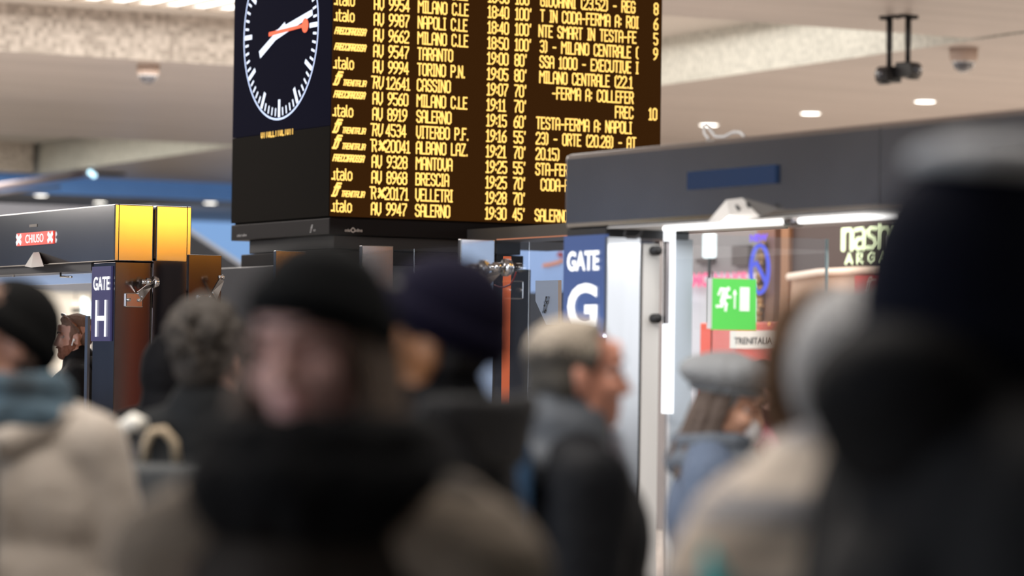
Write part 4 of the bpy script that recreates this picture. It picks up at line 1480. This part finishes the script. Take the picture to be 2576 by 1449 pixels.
def person(label, px, py, d, face, head=(0, 0, 0), skin=(0.50, 0.30, 0.22), woman=False, coat=(0.02, 0.02, 0.022), coat_rough=.7, th=.012,
           coat_name='coat', group='people waiting in front of the gates', wr=.006, height=None, hem=.74, eyes=True, skin_rough=.5):
    """stands with the eyes at photo pixel px,py and depth d; face = direction in degrees clockwise from straight away"""
    e = onD(px, py, d)
    s = (e.z / EYE_Z) if height is None else height / 1.75
    t = thing('person', label, 'person', (e.x, e.y, 0), group, rz=R(-(VIEW_BEAR + face)), world_parts=False)
    t.scale = (s, s, s)
    # head pose: yaw (to the person's right), pitch (up), roll
    Mh = Matrix.Translation(NECK) @ Matrix.Rotation(R(-head[0]), 4, 'Z') @ Matrix.Rotation(R(head[1]), 4, 'X') @ Matrix.Rotation(R(head[2]), 4, 'Y') \
        @ Matrix.Translation(-NECK) @ Matrix.Translation(Vector((0, 0, EYE_Z)))
    b = body_prims()
    b.merge(head_prims(woman), Mh)
    me = remesh(b, .0062, 5)
    face_shape(me, Mh.inverted())
    skn = mat('skin_%02d_%02d_%02d' % tuple(int(c * 100) for c in skin), skin, skin_rough, bump=(60, .08), spec=.35)
    lip = mat('lip_%02d' % int(skin[0] * 100), (skin[0] * .85, skin[1] * .55, skin[2] * .55), .45)
    body = link('body', me, [skn, lip], t, True)
    a = coords(me)
    Mi = np.array(Mh.inverted())
    h = a @ Mi[:3, :3].T + Mi[:3, 3]
    lipv = (np.abs(h[:, 0]) < .025) & (h[:, 2] < -.058) & (h[:, 2] > -.082) & (h[:, 1] > .080)
    for p in me.polygons:
        if all(lipv[i] for i in p.vertices): p.material_index = 1
    P = dict(root=t, Mh=Mh, s=s, body=body)
    if eyes:
        for sx_ in (-1, 1):
            ec = Vector((sx_ * .033, .0605, .001))
            q = MB(); q.ell(ec, (.0128, .0128, .0128), Matrix.Rotation(R(-90), 3, 'X'), nu=16, nv=14)
            for fi, f_ in enumerate(q.f):
                cy = sum(q.v[k][1] for k in f_) / len(f_) - ec.y
                q.m[fi] = 2 if cy > .0122 else (1 if cy > .0108 else 0)
            r_ = MB(); r_.merge(q, Mh)
            r_.build('eye', [mat('eye_white', (.42, .39, .38), .25), mat('iris_brown', (.07, .04, .02), .2), mat('pupil', (.004, .004, .004), .1)], t, True)  # eye white darkened, socket shade put into its colour
            for up, name in ((1, 'upper_eyelid'), (-1, 'lower_eyelid')):
                rings = []
                for a_ in np.linspace(18 if up > 0 else -62, 90 if up > 0 else -24, 6):
                    rings.append([ec + Vector((.0142 * math.sin(R(b_)), .0142 * math.cos(R(b_)) * math.cos(R(a_)), .0142 * math.cos(R(b_)) * math.sin(R(a_)))) for b_ in np.linspace(-80, 80, 11)])
                q = MB()
                v_ = [p for r2 in rings for p in r2]
                q.add(v_, [(k * 11 + m_, k * 11 + m_ + 1, (k + 1) * 11 + m_ + 1, (k + 1) * 11 + m_) for k in range(5) for m_ in range(10)])
                r_ = MB(); r_.merge(q, Mh)
                r_.build(name, skn, t, True)
            q = MB(); q.cap((sx_ * .014, .0925, .026), (sx_ * .036, .0890, .030), .0050, .0046, 8); q.cap((sx_ * .036, .0890, .030), (sx_ * .056, .0730, .025), .0046, .003, 8)
            r_ = MB(); r_.merge(q, Mh)
            r_.build('eyebrow', mat('brow_dark', (.05, .03, .02), .8), t, True)
    cm = mat(coat_name + '_%02d_%02d_%02d' % tuple(int(c * (100 if max(coat) > .1 else 1000)) for c in coat), coat, coat_rough, bump=(25, .25), spec=.12)
    c = remesh(coat_prims(th, hem), .011, 5)
    wrinkle(c, 14, wr, int(px) % 97)
    P['coat'] = link(coat_name, c, cm, t, True)
    tr = MB()
    tr.ell((0, 0, .92), (.18, .135, .12))
    for s_ in (-1, 1):
        tr.cap((s_ * .088, 0, .90), (s_ * .096, .005, .49), .098, .075)
        tr.cap((s_ * .096, .005, .49), (s_ * .10, -.02, .10), .074, .064)
    link('trousers', remesh(tr, .012, 4), mat('trousers_dark', (.02, .022, .03), .8), t, True)
    for s_ in (-1, 1):
        sh = MB()
        sh.cap((s_ * .10, -.035, .052), (s_ * .115, .13, .045), .052, .042)
        sh.box(s_ * .107 - .045, s_ * .107 + .045, -.085, .165, 0, .03)
        link('shoe', remesh(sh, .008, 3), mat('shoe_black', (.015, .015, .016), .5), t, True)
    return P


def on_head(P, mb, name, m, parent=None, smooth=True, voxel=None, sm=4, noise=None):
    q = MB().merge(mb, P['Mh'])
    if voxel:
        me = remesh(q, voxel, sm)
        if noise: wrinkle(me, *noise)
        return link(name, me, m, parent or P['root'], smooth)
    return q.build(name, m, parent or P['root'], smooth)


def hair_short(P, m, lift=.0, noise=(90, .003, 1), name='hair'):
    q = MB()
    q.ell((0, -.026, .047), (.080, .097, .084 + lift))
    q.ell((0, -.055, .0), (.072, .062, .075))
    q.ell((0, .030, .090), (.055, .045, .032 + lift))
    for s in (-1, 1):
        q.ell((s * .068, .012, .035), (.012, .026, .030))
        q.ell((s * .068, -.045, -.02), (.014, .03, .035))
    return on_head(P, q, name, m, voxel=.005, sm=3, noise=noise)


def beanie(P, m, top=.165, brow=.030, tilt=-14, w=1.0, fold=True, fold_m=None, back=0.0, label=None, roll=0):
    """knitted cap with a folded rim"""
    T = Matrix.Translation((0, -.018 + back, brow)) @ Matrix.Rotation(R(tilt), 4, 'X') @ Matrix.Rotation(R(roll), 4, 'Y')
    Ht = top - brow
    rings = []
    prof = [(1.0, 0), (1.03, .12), (1.02, .30), (.96, .50), (.85, .67), (.68, .82), (.47, .92), (.24, .985), (.02, 1.0)]
    n = 72
    for (r_, z) in prof:
        ring = []
        for k in range(n):
            a = 2 * PI * k / n
            rr = r_ * w * (1 + .012 * math.cos(a * 36))
            ring.append(T @ Vector((.084 * rr * math.cos(a), .105 * rr * math.sin(a), z * Ht)))
        rings.append(ring)
    q = MB().loft(rings)
    o = on_head(P, q, 'beanie', m)
    if label: o['label'] = label
    if fold:
        rings = []
        for (r_, z) in ((1.02, -.004), (1.09, .0), (1.12, .025), (1.10, .05), (1.03, .052)):
            rings.append([T @ Vector((.084 * r_ * w * (1 + .014 * math.cos(2 * PI * k / n * 36)) * math.cos(2 * PI * k / n), .105 * r_ * w * (1 + .014 * math.cos(2 * PI * k / n * 36)) * math.sin(2 * PI * k / n), z)) for k in range(n)])
        on_head(P, MB().loft(rings, caps=True), 'folded_rim', fold_m or m, parent=o)
    return o


def scarf(P, m, z=1.49, r=.105, tube=.052, sz=.07, seed=1, lift=.0, name='scarf', tails=False):
    q = MB()
    for k in range(20):
        a = 2 * PI * k / 20
        b = 2 * PI * (k + 1) / 20
        za, zb = z + lift * math.sin(a), z + lift * math.sin(b)
        q.cap((r * math.cos(a), -.02 + r * 1.05 * math.sin(a), za), (r * math.cos(b), -.02 + r * 1.05 * math.sin(b), zb), tube, tube, 10)
        q.cap((r * .92 * math.cos(a), -.02 + r * .95 * math.sin(a), za + sz * .8), (r * .92 * math.cos(b), -.02 + r * .95 * math.sin(b), zb + sz * .8), tube * .8, tube * .8, 10)
    if tails:
        q.cap((.03, .12, z), (.06, .15, z - .30), .045, .05)
        q.cap((-.03, .12, z), (-.05, .16, z - .25), .045, .05)
    me = remesh(q, .008, 3)
    wrinkle(me, 35, .008, seed)
    return link(name, me, m, P['root'], True)


def part(P, mb, name, m, voxel=None, sm=4, noise=None, smooth=True, parent=None):
    if voxel:
        me = remesh(mb, voxel, sm)
        if noise: wrinkle(me, *noise)
        return link(name, me, m, parent or P['root'], smooth)
    return mb.build(name, m, parent or P['root'], smooth)


def knit(name, c): return mat(name, c, .9, bump=(120, .5), spec=.1)


# ---- bearded man passing gate H
P = person('person with brown beard, black jacket and sunglasses on head in gate H', 189, 847, 19.1, 262,
           head=(2, -3, 0), skin=(.56, .31, .24), coat=(.007, .007, .008), th=.016, coat_name='jacket', group='people at gate H')
hb = mat('hair_brown', (.17, .095, .065), .75, bump=(90, .4))
q = MB()
q.ell((0, -.020, .064), (.074, .090, .068)); q.ell((0, -.060, .010), (.066, .050, .070)); q.ell((0, .040, .098), (.050, .034, .026))
for s in (-1, 1): q.ell((s * .066, -.012, .035), (.011, .034, .034)); q.ell((s * .066, .012, .012), (.009, .012, .026))
on_head(P, q, 'hair', hb, voxel=.0045, sm=3, noise=(120, .002, 1))
bq = MB()
bq.ell((0, .056, -.096), (.046, .043, .032))
for s in (-1, 1):
    bq.ell((s * .047, .032, -.074), (.021, .042, .034))
    bq.ell((s * .063, .008, -.040), (.011, .021, .040))
    bq.ell((s * .014, .094, -.055), (.018, .011, .0065)); bq.ell((s * .034, .076, -.072), (.010, .018, .018))
on_head(P, bq, 'beard', mat('beard_auburn', (.22, .085, .050), .8, bump=(120, .5)), voxel=.004, sm=3, noise=(160, .0018, 5))
gq = MB()
for s in (-1, 1):
    gq.ell((s * .036, .052, .122), (.030, .012, .020), Matrix.Rotation(R(-55), 3, 'X'))
og = on_head(P, gq, 'sunglasses', mat('lens_black', (.01, .01, .012), .08, coat=1.0))
gq = MB()
gq.tube([(-.012, .060, .126), (.012, .060, .126)], .004, 8)
for s in (-1, 1):
    gq.tube([(s * .066, .050, .120), (s * .086, .020, .098), (s * .088, -.035, .045), (s * .084, -.048, .012)], .005, 8)
on_head(P, gq, 'frame', mat('tortoise', (.16, .05, .015), .25, noise=((60, 60, 60), .8)), parent=og)
for s in (-1, 1):
    eq = MB(); eq.ell((s * .086, -.002, -.018), (.007, .008, .009)); eq.cap((s * .088, .002, -.022), (s * .088, .010, -.046), .0042, .0035, 8)
    on_head(P, eq, 'earbud', mat('earbud_white', (.85, .85, .85), .25))
hq = MB()
hq.ell((0, -.115, 1.45), (.15, .085, .075)); hq.ell((0, -.06, 1.47), (.125, .10, .065))
part(P, hq, 'hood', P['coat'].data.materials[0], .01, 4, (16, .008, 4))

# ---- steward in hi-vis, mostly hidden behind the man with the light jacket
P = person('person in yellow hi-vis vest over beige clothes, facing the bearded man at gate H', 58, 815, 14.0, 95, skin=(.5, .3, .22), coat=(.40, .30, .20), th=.012, coat_name='jacket', group='people at gate H')
hair_short(P, hb)
vq = MB()
vq.ell((0, .004, 1.27), (.222, .170, .20)); vq.ell((0, .005, 1.10), (.208, .165, .16)); vq.cap((-.13, -.015, 1.41), (.13, -.015, 1.41), .092)
part(P, vq, 'hi_vis_vest', mat('hivis', (.55, .85, .03), .6, emit=(.3, .5, 0), es=.03), .011, 4, (18, .004, 2))

# ---- black hooded person beyond the curly head
P = person('person in black hooded coat, seen from behind, beyond the curly haired person', 424, 950, 10.6, 8, coat=(.004, .004, .005), th=.030, coat_name='coat', eyes=False, wr=.012)
hq = MB(); hq.ell((0, -.018, .02), (.098, .118, .135)); hq.cap((0, -.03, -.07), (0, -.05, -.16), .09, .10)
on_head(P, hq, 'hood', mat('hood_black', (.004, .004, .005), .75, bump=(20, .3), spec=.1), voxel=.009, noise=(20, .006, 3))

# ---- curly haired person with backpack
P = person('person with dark curly hair and dark grey backpack, seen from behind', 522, 908, 8.0, 12, head=(8, 0, 0), skin=(.46, .26, .20), coat=(.010, .011, .012), th=.018, coat_name='jacket', eyes=False)
rnd = random.Random(11)
cq = MB()
cq.ell((0, -.026, .052), (.082, .098, .088))
cq.ell((0, -.055, .0), (.072, .060, .080))
for k in range(330):
    u_, v_ = rnd.uniform(0, 2 * PI), rnd.uniform(-.55, 1)
    cphi = math.sqrt(max(0, 1 - v_ * v_))
    p = Vector((.088 * cphi * math.cos(u_), -.03 + .104 * cphi * math.sin(u_), .048 + .100 * v_))
    if p.y > .045 and p.z < .07: continue
    if v_ < 0: p.x *= .86
    r_ = rnd.uniform(.011, .019) * (1.15 if v_ > .2 else .7)
    p += Vector((rnd.uniform(-.008, .008), rnd.uniform(-.008, .008), rnd.uniform(-.006, .010)))
    cq.ell(p, (r_, r_, r_), nu=8, nv=6)
on_head(P, cq, 'curly_hair', mat('hair_curly', (.032, .025, .019), .8, bump=(80, .4)), voxel=.0055, sm=2)
q = MB()
q.box(-.165, .165, -.37, -.165, .93, 1.38)
bpk = part(P, q, 'backpack', mat('pack_grey', (.030, .033, .034), .7, bump=(30, .2)), .014, 10, (12, .006, 2))
q = MB(); q.box(-.13, .13, -.405, -.36, .97, 1.20)
part(P, q, 'front_pocket', MATS['pack_grey'], .012, 6, None, True, bpk)
q = MB(); q.box(-.150, -.085, -.385, -.372, 1.00, 1.33)
part(P, q, 'side_strap', mat('strap_bluegrey', (.085, .11, .12), .7), None, 0, None, False, bpk)
q = MB(); q.tube([(-.10, -.19, 1.375), (-.095, -.20, 1.42), (-.075, -.21, 1.455), (-.045, -.21, 1.46), (-.02, -.20, 1.43), (-.015, -.19, 1.375)], .011, 8)
part(P, q, 'carry_loop', mat('loop_tan', (.42, .33, .22), .7), None, 0, None, True, bpk)
q = MB()
for s in (-1, 1):
    q.tube([(s * .115, -.20, 1.36), (s * .135, -.10, 1.462), (s * .140, .0, 1.478), (s * .145, .12, 1.41), (s * .150, .175, 1.25), (s * .16, .16, 1.10), (s * .17, .02, 1.0), (s * .15, -.18, .98)], .016, 8)
part(P, q, 'shoulder_straps', mat('strap_black', (.02, .02, .022), .7), None, 0, None, True, bpk)
q = MB(); q.tube([(-.21, -.10, 1.40), (-.185, -.13, 1.455), (-.14, -.155, 1.480), (-.115, -.17, 1.47)], .020, 10)
part(P, q, 'white_strap', mat('strap_white', (.75, .72, .64), .6), None, 0, None, True)

# ---- man with black beanie and light jacket at the left edge
P = person('person in black beanie, light beige zipped jacket and blue patterned scarf', 18, 858, 6.9, 180, head=(60, 2, 0), skin=(.52, .27, .19), coat=(.36, .315, .27), th=.020, coat_name='light_jacket', wr=.010, coat_rough=.6)
hair_short(P, hb)
beanie(P, knit('knit_black', (.004, .004, .004)), top=.145, brow=-.005, tilt=32, w=1.02, back=.006)
m_scarfb = mat('scarf_blue', (.042, .072, .095), .9, noise=((9, 9, 9), .95), bump=(50, .4))
scarf(P, m_scarfb, z=1.47, r=.112, tube=.050, seed=4)
q = MB(); q.tube([(.0, .172, 1.42), (.0, .182, 1.30), (.0, .186, 1.12), (.0, .178, .90), (.0, .17, .80)], .013, 8)
part(P, q, 'zip', mat('zip_dark', (.06, .055, .05), .5), None)
q = MB(); q.ell((0, -.12, 1.44), (.16, .08, .07)); q.cap((-.12, .03, 1.47), (-.02, .13, 1.42), .035); q.cap((.12, .03, 1.47), (.02, .13, 1.42), .035)
part(P, q, 'collar', P['coat'].data.materials[0], .010, 4, (18, .006, 2))
q = MB()
for s in (-1, 1):
    q.cap((s * .10, .150, .98), (s * .17, .115, 1.08), .012)
part(P, q, 'pocket_flap', mat('jacket_flap', (.33, .29, .25), .6), None)

# ---- woman with black beanie looking up, nearest in the middle
P = person('person in black beanie, thick black scarf and dark brown coat, looking up', 812, 905, 4.3, 200, head=(4, 6, 8), woman=True, skin=(.60, .36, .31), coat=(.020, .015, .011), th=.006, coat_name='parka', wr=.012)
beanie(P, knit('knit_charcoal', (.004, .0045, .005)), top=.168, brow=.030, tilt=9, w=1.08, roll=-11)
m_long = mat('hair_long_brown', (.075, .045, .025), .65, bump=(60, .5))
q = MB()
rnd = random.Random(5)
for s in (-1, 1):
    for k in range(26):
        a = rnd.uniform(-.9, 1.0)
        x, y = s * (.070 + rnd.uniform(0, .016)), -.02 - .05 * a
        q.cap((x * .95, y, .045), (x * 1.08, y - .004, -.08), .010, .012, 8)
        q.cap((x * 1.08, y - .004, -.08), (x * 1.25 + s * rnd.uniform(0, .03), y + rnd.uniform(-.02, .05), -.215 - rnd.uniform(0, .06)), .012, .007, 8)
for k in range(20):
    x = rnd.uniform(-.07, .07)
    q.cap((x, -.10, .04), (x * 1.2, -.115, -.17), .014, .012, 8)
for k in range(44):
    u_ = rnd.random()
    x = .070 + rnd.uniform(0, .020)
    y = rnd.uniform(-.05, .04)
    q.cap((x * .95, y, .05), (x * 1.25, y + .01, -.08), .012, .015, 8)
    q.cap((x * 1.25, y + .01, -.08), (x + .05 + .08 * u_, y + .03, -.24 - rnd.uniform(0, .10)), .015, .010, 8)
on_head(P, q, 'long_hair', m_long, voxel=.006, sm=2)
scarf(P, knit('scarf_black', (.002, .002, .0025)), z=1.455, r=.128, tube=.068, seed=7, sz=.065)
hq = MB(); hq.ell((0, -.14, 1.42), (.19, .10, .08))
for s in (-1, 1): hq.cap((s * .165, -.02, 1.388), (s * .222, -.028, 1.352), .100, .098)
part(P, hq, 'lit_shoulders', mat('yoke_painted_light', (.125, .098, .072), .95, bump=(60, .5)), .010, 6, (25, .008, 4))  # paler shoulders: overhead light on the coat put into the colour

# ---- navy beanie person right behind
P = person('person in navy purple beanie and black coat with upturned collar, turned left', 1080, 862, 5.7, 284, head=(-6, 0, 0), skin=(.42, .18, .07), coat=(.004, .004, .005), th=.030, coat_name='coat', wr=.012)
hair_short(P, mat('hair_black', (.012, .010, .010), .7))
beanie(P, knit('knit_navy', (.005, .004, .014)), top=.160, brow=.008, tilt=24, w=1.06, back=.004)
q = MB()
for k in range(13):
    a = PI * 1.02 + PI * .96 * k / 12
    q.cap((.125 * math.cos(a), -.02 + .13 * math.sin(a), 1.44), (.140 * math.cos(a), -.03 + .145 * math.sin(a), 1.525), .028, .022, 10)
part(P, q, 'upturned_collar', mat('collar_grey', (.014, .014, .015), .8, bump=(40, .4)), .009, 4, (20, .005, 3))

# ---- grey haired man in profile
P = person('person with short grey hair and dark jacket in profile below the gate G sign', 1462, 944, 6.7, 80, head=(-4, 2, 0), skin=(.55, .25, .17), coat=(.004, .0045, .006), th=.016, coat_name='jacket', wr=.010)
q = MB()
q.ell((0, -.028, .044), (.079, .095, .081)); q.ell((0, -.062, -.005), (.068, .052, .072)); q.ell((0, .012, .095), (.058, .045, .026))
for s in (-1, 1): q.ell((s * .069, .0, .032), (.011, .030, .028)); q.ell((s * .068, -.05, -.02), (.013, .028, .034))
hg = on_head(P, q, 'grey_hair', [mat('hair_grey_lit', (.33, .28, .22), .8, bump=(110, .5)), mat('hair_grey_shaded', (.055, .048, .038), .8, bump=(110, .5))], voxel=.005, sm=3, noise=(100, .003, 3))
Mi = P['Mh'].inverted()
for p in hg.data.polygons:
    c_ = Mi @ p.center
    if c_.z + .10 * c_.y + rnd.uniform(-.022, .022) < .050: p.material_index = 1  # sides darker than the top: light from above painted in
q = MB(); q.cap((0, -.05, 1.44), (0, -.05, 1.50), .118, .112); q.ell((0, -.11, 1.44), (.14, .075, .065))
part(P, q, 'grey_collar', mat('collar_steel', (.080, .090, .105), .85, bump=(40, .4)), .010, 4, (22, .006, 3))
q = MB(); q.box(-.15, .15, -.31, -.125, .95, 1.49)
part(P, q, 'backpack', mat('pack_blue', (.045, .115, .23), .7, bump=(30, .2)), .014, 10, (12, .006, 2))

# ---- woman with grey beret
P = person('person in grey beret with long brown hair and slate blue coat, looking down', 1810, 1012, 9.2, 97, head=(4, -14, 0), woman=True, skin=(.58, .32, .22), coat=(.10, .13, .19), th=.018, coat_name='coat', wr=.008)
q = MB()
T = Matrix.Translation((0, -.022, .050)) @ Matrix.Rotation(R(7), 4, 'X')
q.merge(MB().ell((0, -.008, .048), (.130, .150, .064)), T)
q.merge(MB().cap((0, 0, -.004), (0, 0, .020), .088), T)
q.merge(MB().ell((0, -.075, .040), (.090, .070, .045)), T)
be = on_head(P, q, 'beret', knit('beret_grey', (.27, .28, .29)), voxel=.006, sm=4, noise=(26, .009, 8))
q = MB(); q.merge(MB().tube([(.088 * math.cos(2 * PI * k / 30), .106 * math.sin(2 * PI * k / 30), -.006) for k in range(31)], .011, 8), T)
on_head(P, q, 'hat_band', knit('beret_band', (.17, .18, .19)), parent=be)
q = MB()
rnd = random.Random(9)
for s in (-1, 1):
    for k in range(24):
        y = -.03 - rnd.uniform(-.035, .06)
        x = s * (.066 + rnd.uniform(0, .014))
        q.cap((x, y, .040), (x * 1.1, y - .010, -.09), .010, .013, 8)
        q.cap((x * 1.1, y - .010, -.09), (x * 1.25, y - rnd.uniform(-.05, .04), -.22 - rnd.uniform(0, .06)), .013, .009, 8)
for k in range(16):
    x = rnd.uniform(-.06, .06)
    q.cap((x, -.09, .03), (x * 1.3, -.13, -.20), .015, .012, 8)
on_head(P, q, 'long_hair', mat('hair_wavy', (.085, .058, .045), .65, bump=(60, .5)), voxel=.0055, sm=2, noise=(60, .004, 2))
scarf(P, knit('scarf_slate', (.13, .15, .18)), z=1.450, r=.100, tube=.045, seed=3)
q = MB()
q.ell((0, .086, -.060), (.040, .030, .040))
on_head(P, q, 'face_mask', mat('mask_pale', (.62, .60, .60), .8), voxel=.005)

# ---- dark person far behind beside the kiosk
P = person('person in dark red jacket almost hidden beyond the grey beret', 1930, 985, 12.2, 100, skin=(.45, .25, .2), coat=(.035, .005, .009), th=.015, coat_name='jacket', eyes=False)
hair_short(P, MATS['hair_black'])

# ---- person with pale hood and brown fur rim
P = person('person in grey hood with brown fur trim and striped cream shawl, turned away', 2212, 962, 4.6, 350, head=(-4, -8, -10), skin=(.55, .32, .25), coat=(.42, .37, .33), th=.040, coat_name='pale_coat', wr=.014, woman=True, coat_rough=.85)
hq = MB(); hq.ell((0, -.020, .020), (.108, .128, .130)); hq.cap((0, -.03, -.07), (0, -.05, -.17), .105, .13); hq.ell((0, -.13, -.06), (.09, .06, .10))
ho = on_head(P, hq, 'grey_hood', mat('hood_grey_wool', (.30, .295, .29), .9, bump=(40, .4)), voxel=.009, noise=(18, .008, 2))
q = MB()
pts = []
for k in range(27):
    a = -.45 + (PI + .9) * k / 26
    pts.append(Vector((.108 * math.cos(a), .055 + .012 * math.sin(a), .005 + .140 * math.sin(a))))
for k in range(26):
    q.cap(pts[k], pts[k + 1], .029, .029, 10)
on_head(P, q, 'fur_trim', mat('fur_brown', (.13, .070, .035), .95, bump=(90, .9)), parent=ho, voxel=.008, sm=2, noise=(90, .008, 6))
ms = mat('shawl_striped', (.52, .45, .39), .95)
nt = ms.node_tree
tc = nt.nodes.new('ShaderNodeTexCoord'); wv = nt.nodes.new('ShaderNodeTexWave'); cr = nt.nodes.new('ShaderNodeValToRGB')
wv.bands_direction = 'Z'; wv.inputs['Scale'].default_value = 2.6; wv.inputs['Distortion'].default_value = .8
cr.color_ramp.elements[0].color = (.19, .185, .19, 1); cr.color_ramp.elements[0].position = .2
cr.color_ramp.elements[1].color = (.48, .41, .34, 1); cr.color_ramp.elements[1].position = .5
nt.links.new(tc.outputs['Object'], wv.inputs['Vector']); nt.links.new(wv.outputs[0], cr.inputs[0]); nt.links.new(cr.outputs[0], nt.nodes['Principled BSDF'].inputs['Base Color'])
q = MB()
rings = []
for (z, rx, ry) in ((1.565, .10, .12), (1.55, .16, .17), (1.49, .215, .19), (1.42, .290, .21), (1.32, .355, .23), (1.18, .390, .25), (1.02, .40, .255), (1.01, .36, .22)):
    rings.append([Vector((rx * math.cos(2 * PI * k / 40), -.01 + ry * math.sin(2 * PI * k / 40), z + .02 * math.sin(4 * PI * k / 40))) for k in range(40)])
q.loft(rings)
part(P, q, 'striped_shawl', ms, .011, 4, (20, .010, 5))

# ---- tall dark person at the right edge
P = person('tall person in black coat and navy beanie with pale grey top, seen from behind', 2505, 765, 3.6, 72, head=(-8, 0, 0), coat=(.003, .003, .0035), th=.050, coat_name='coat', eyes=False, wr=.014, skin=(.4, .22, .16))
hair_short(P, MATS['hair_black'])
kn = knit('knit_navy_dark', (.005, .006, .013))
b = beanie(P, kn, top=.165, brow=-.060, tilt=5, w=1.25)
q = MB()
q.ell((-.0, -.015, .156), (.085, .090, .022))
q.cap((-.0, -.05, .158), (.0, .04, .158), .024)
o = on_head(P, q, 'pale_crown', knit('knit_pale', (.42, .43, .44)), parent=b, voxel=.007, noise=(40, .002, 2))
hq = MB(); hq.ell((0, -.115, 1.535), (.155, .105, .085)); hq.ell((0, -.05, 1.49), (.16, .15, .085))
part(P, hq, 'bulky_hood', mat('hood_coal', (.004, .004, .0045), .8, bump=(30, .3), spec=.1), .012, 5, (16, .010, 3))

# ---- teal bag strap end low in the right half
e = onD(1806, 1452, 3.9)
t = thing('shopping_bag', 'teal bag corner low before the pale striped coat', 'bag', (e.x, e.y, 0))
q = MB()
q.prism([e + Vector((-.010, .005, .040)), e + Vector((.014, -.007, -.002)), e + Vector((.06, -.033, -.40)), e + Vector((-.012, .007, -.40)), e + Vector((-.013, .007, .018))], Vector((.02, .036, 0)))
o = link('pouch', q.mesh('x'), mat('teal', (.0, .45, .46), .6), t, False, .01)
for o in list(col.objects):
    if o.get('baked_world'):
        del o['baked_world']
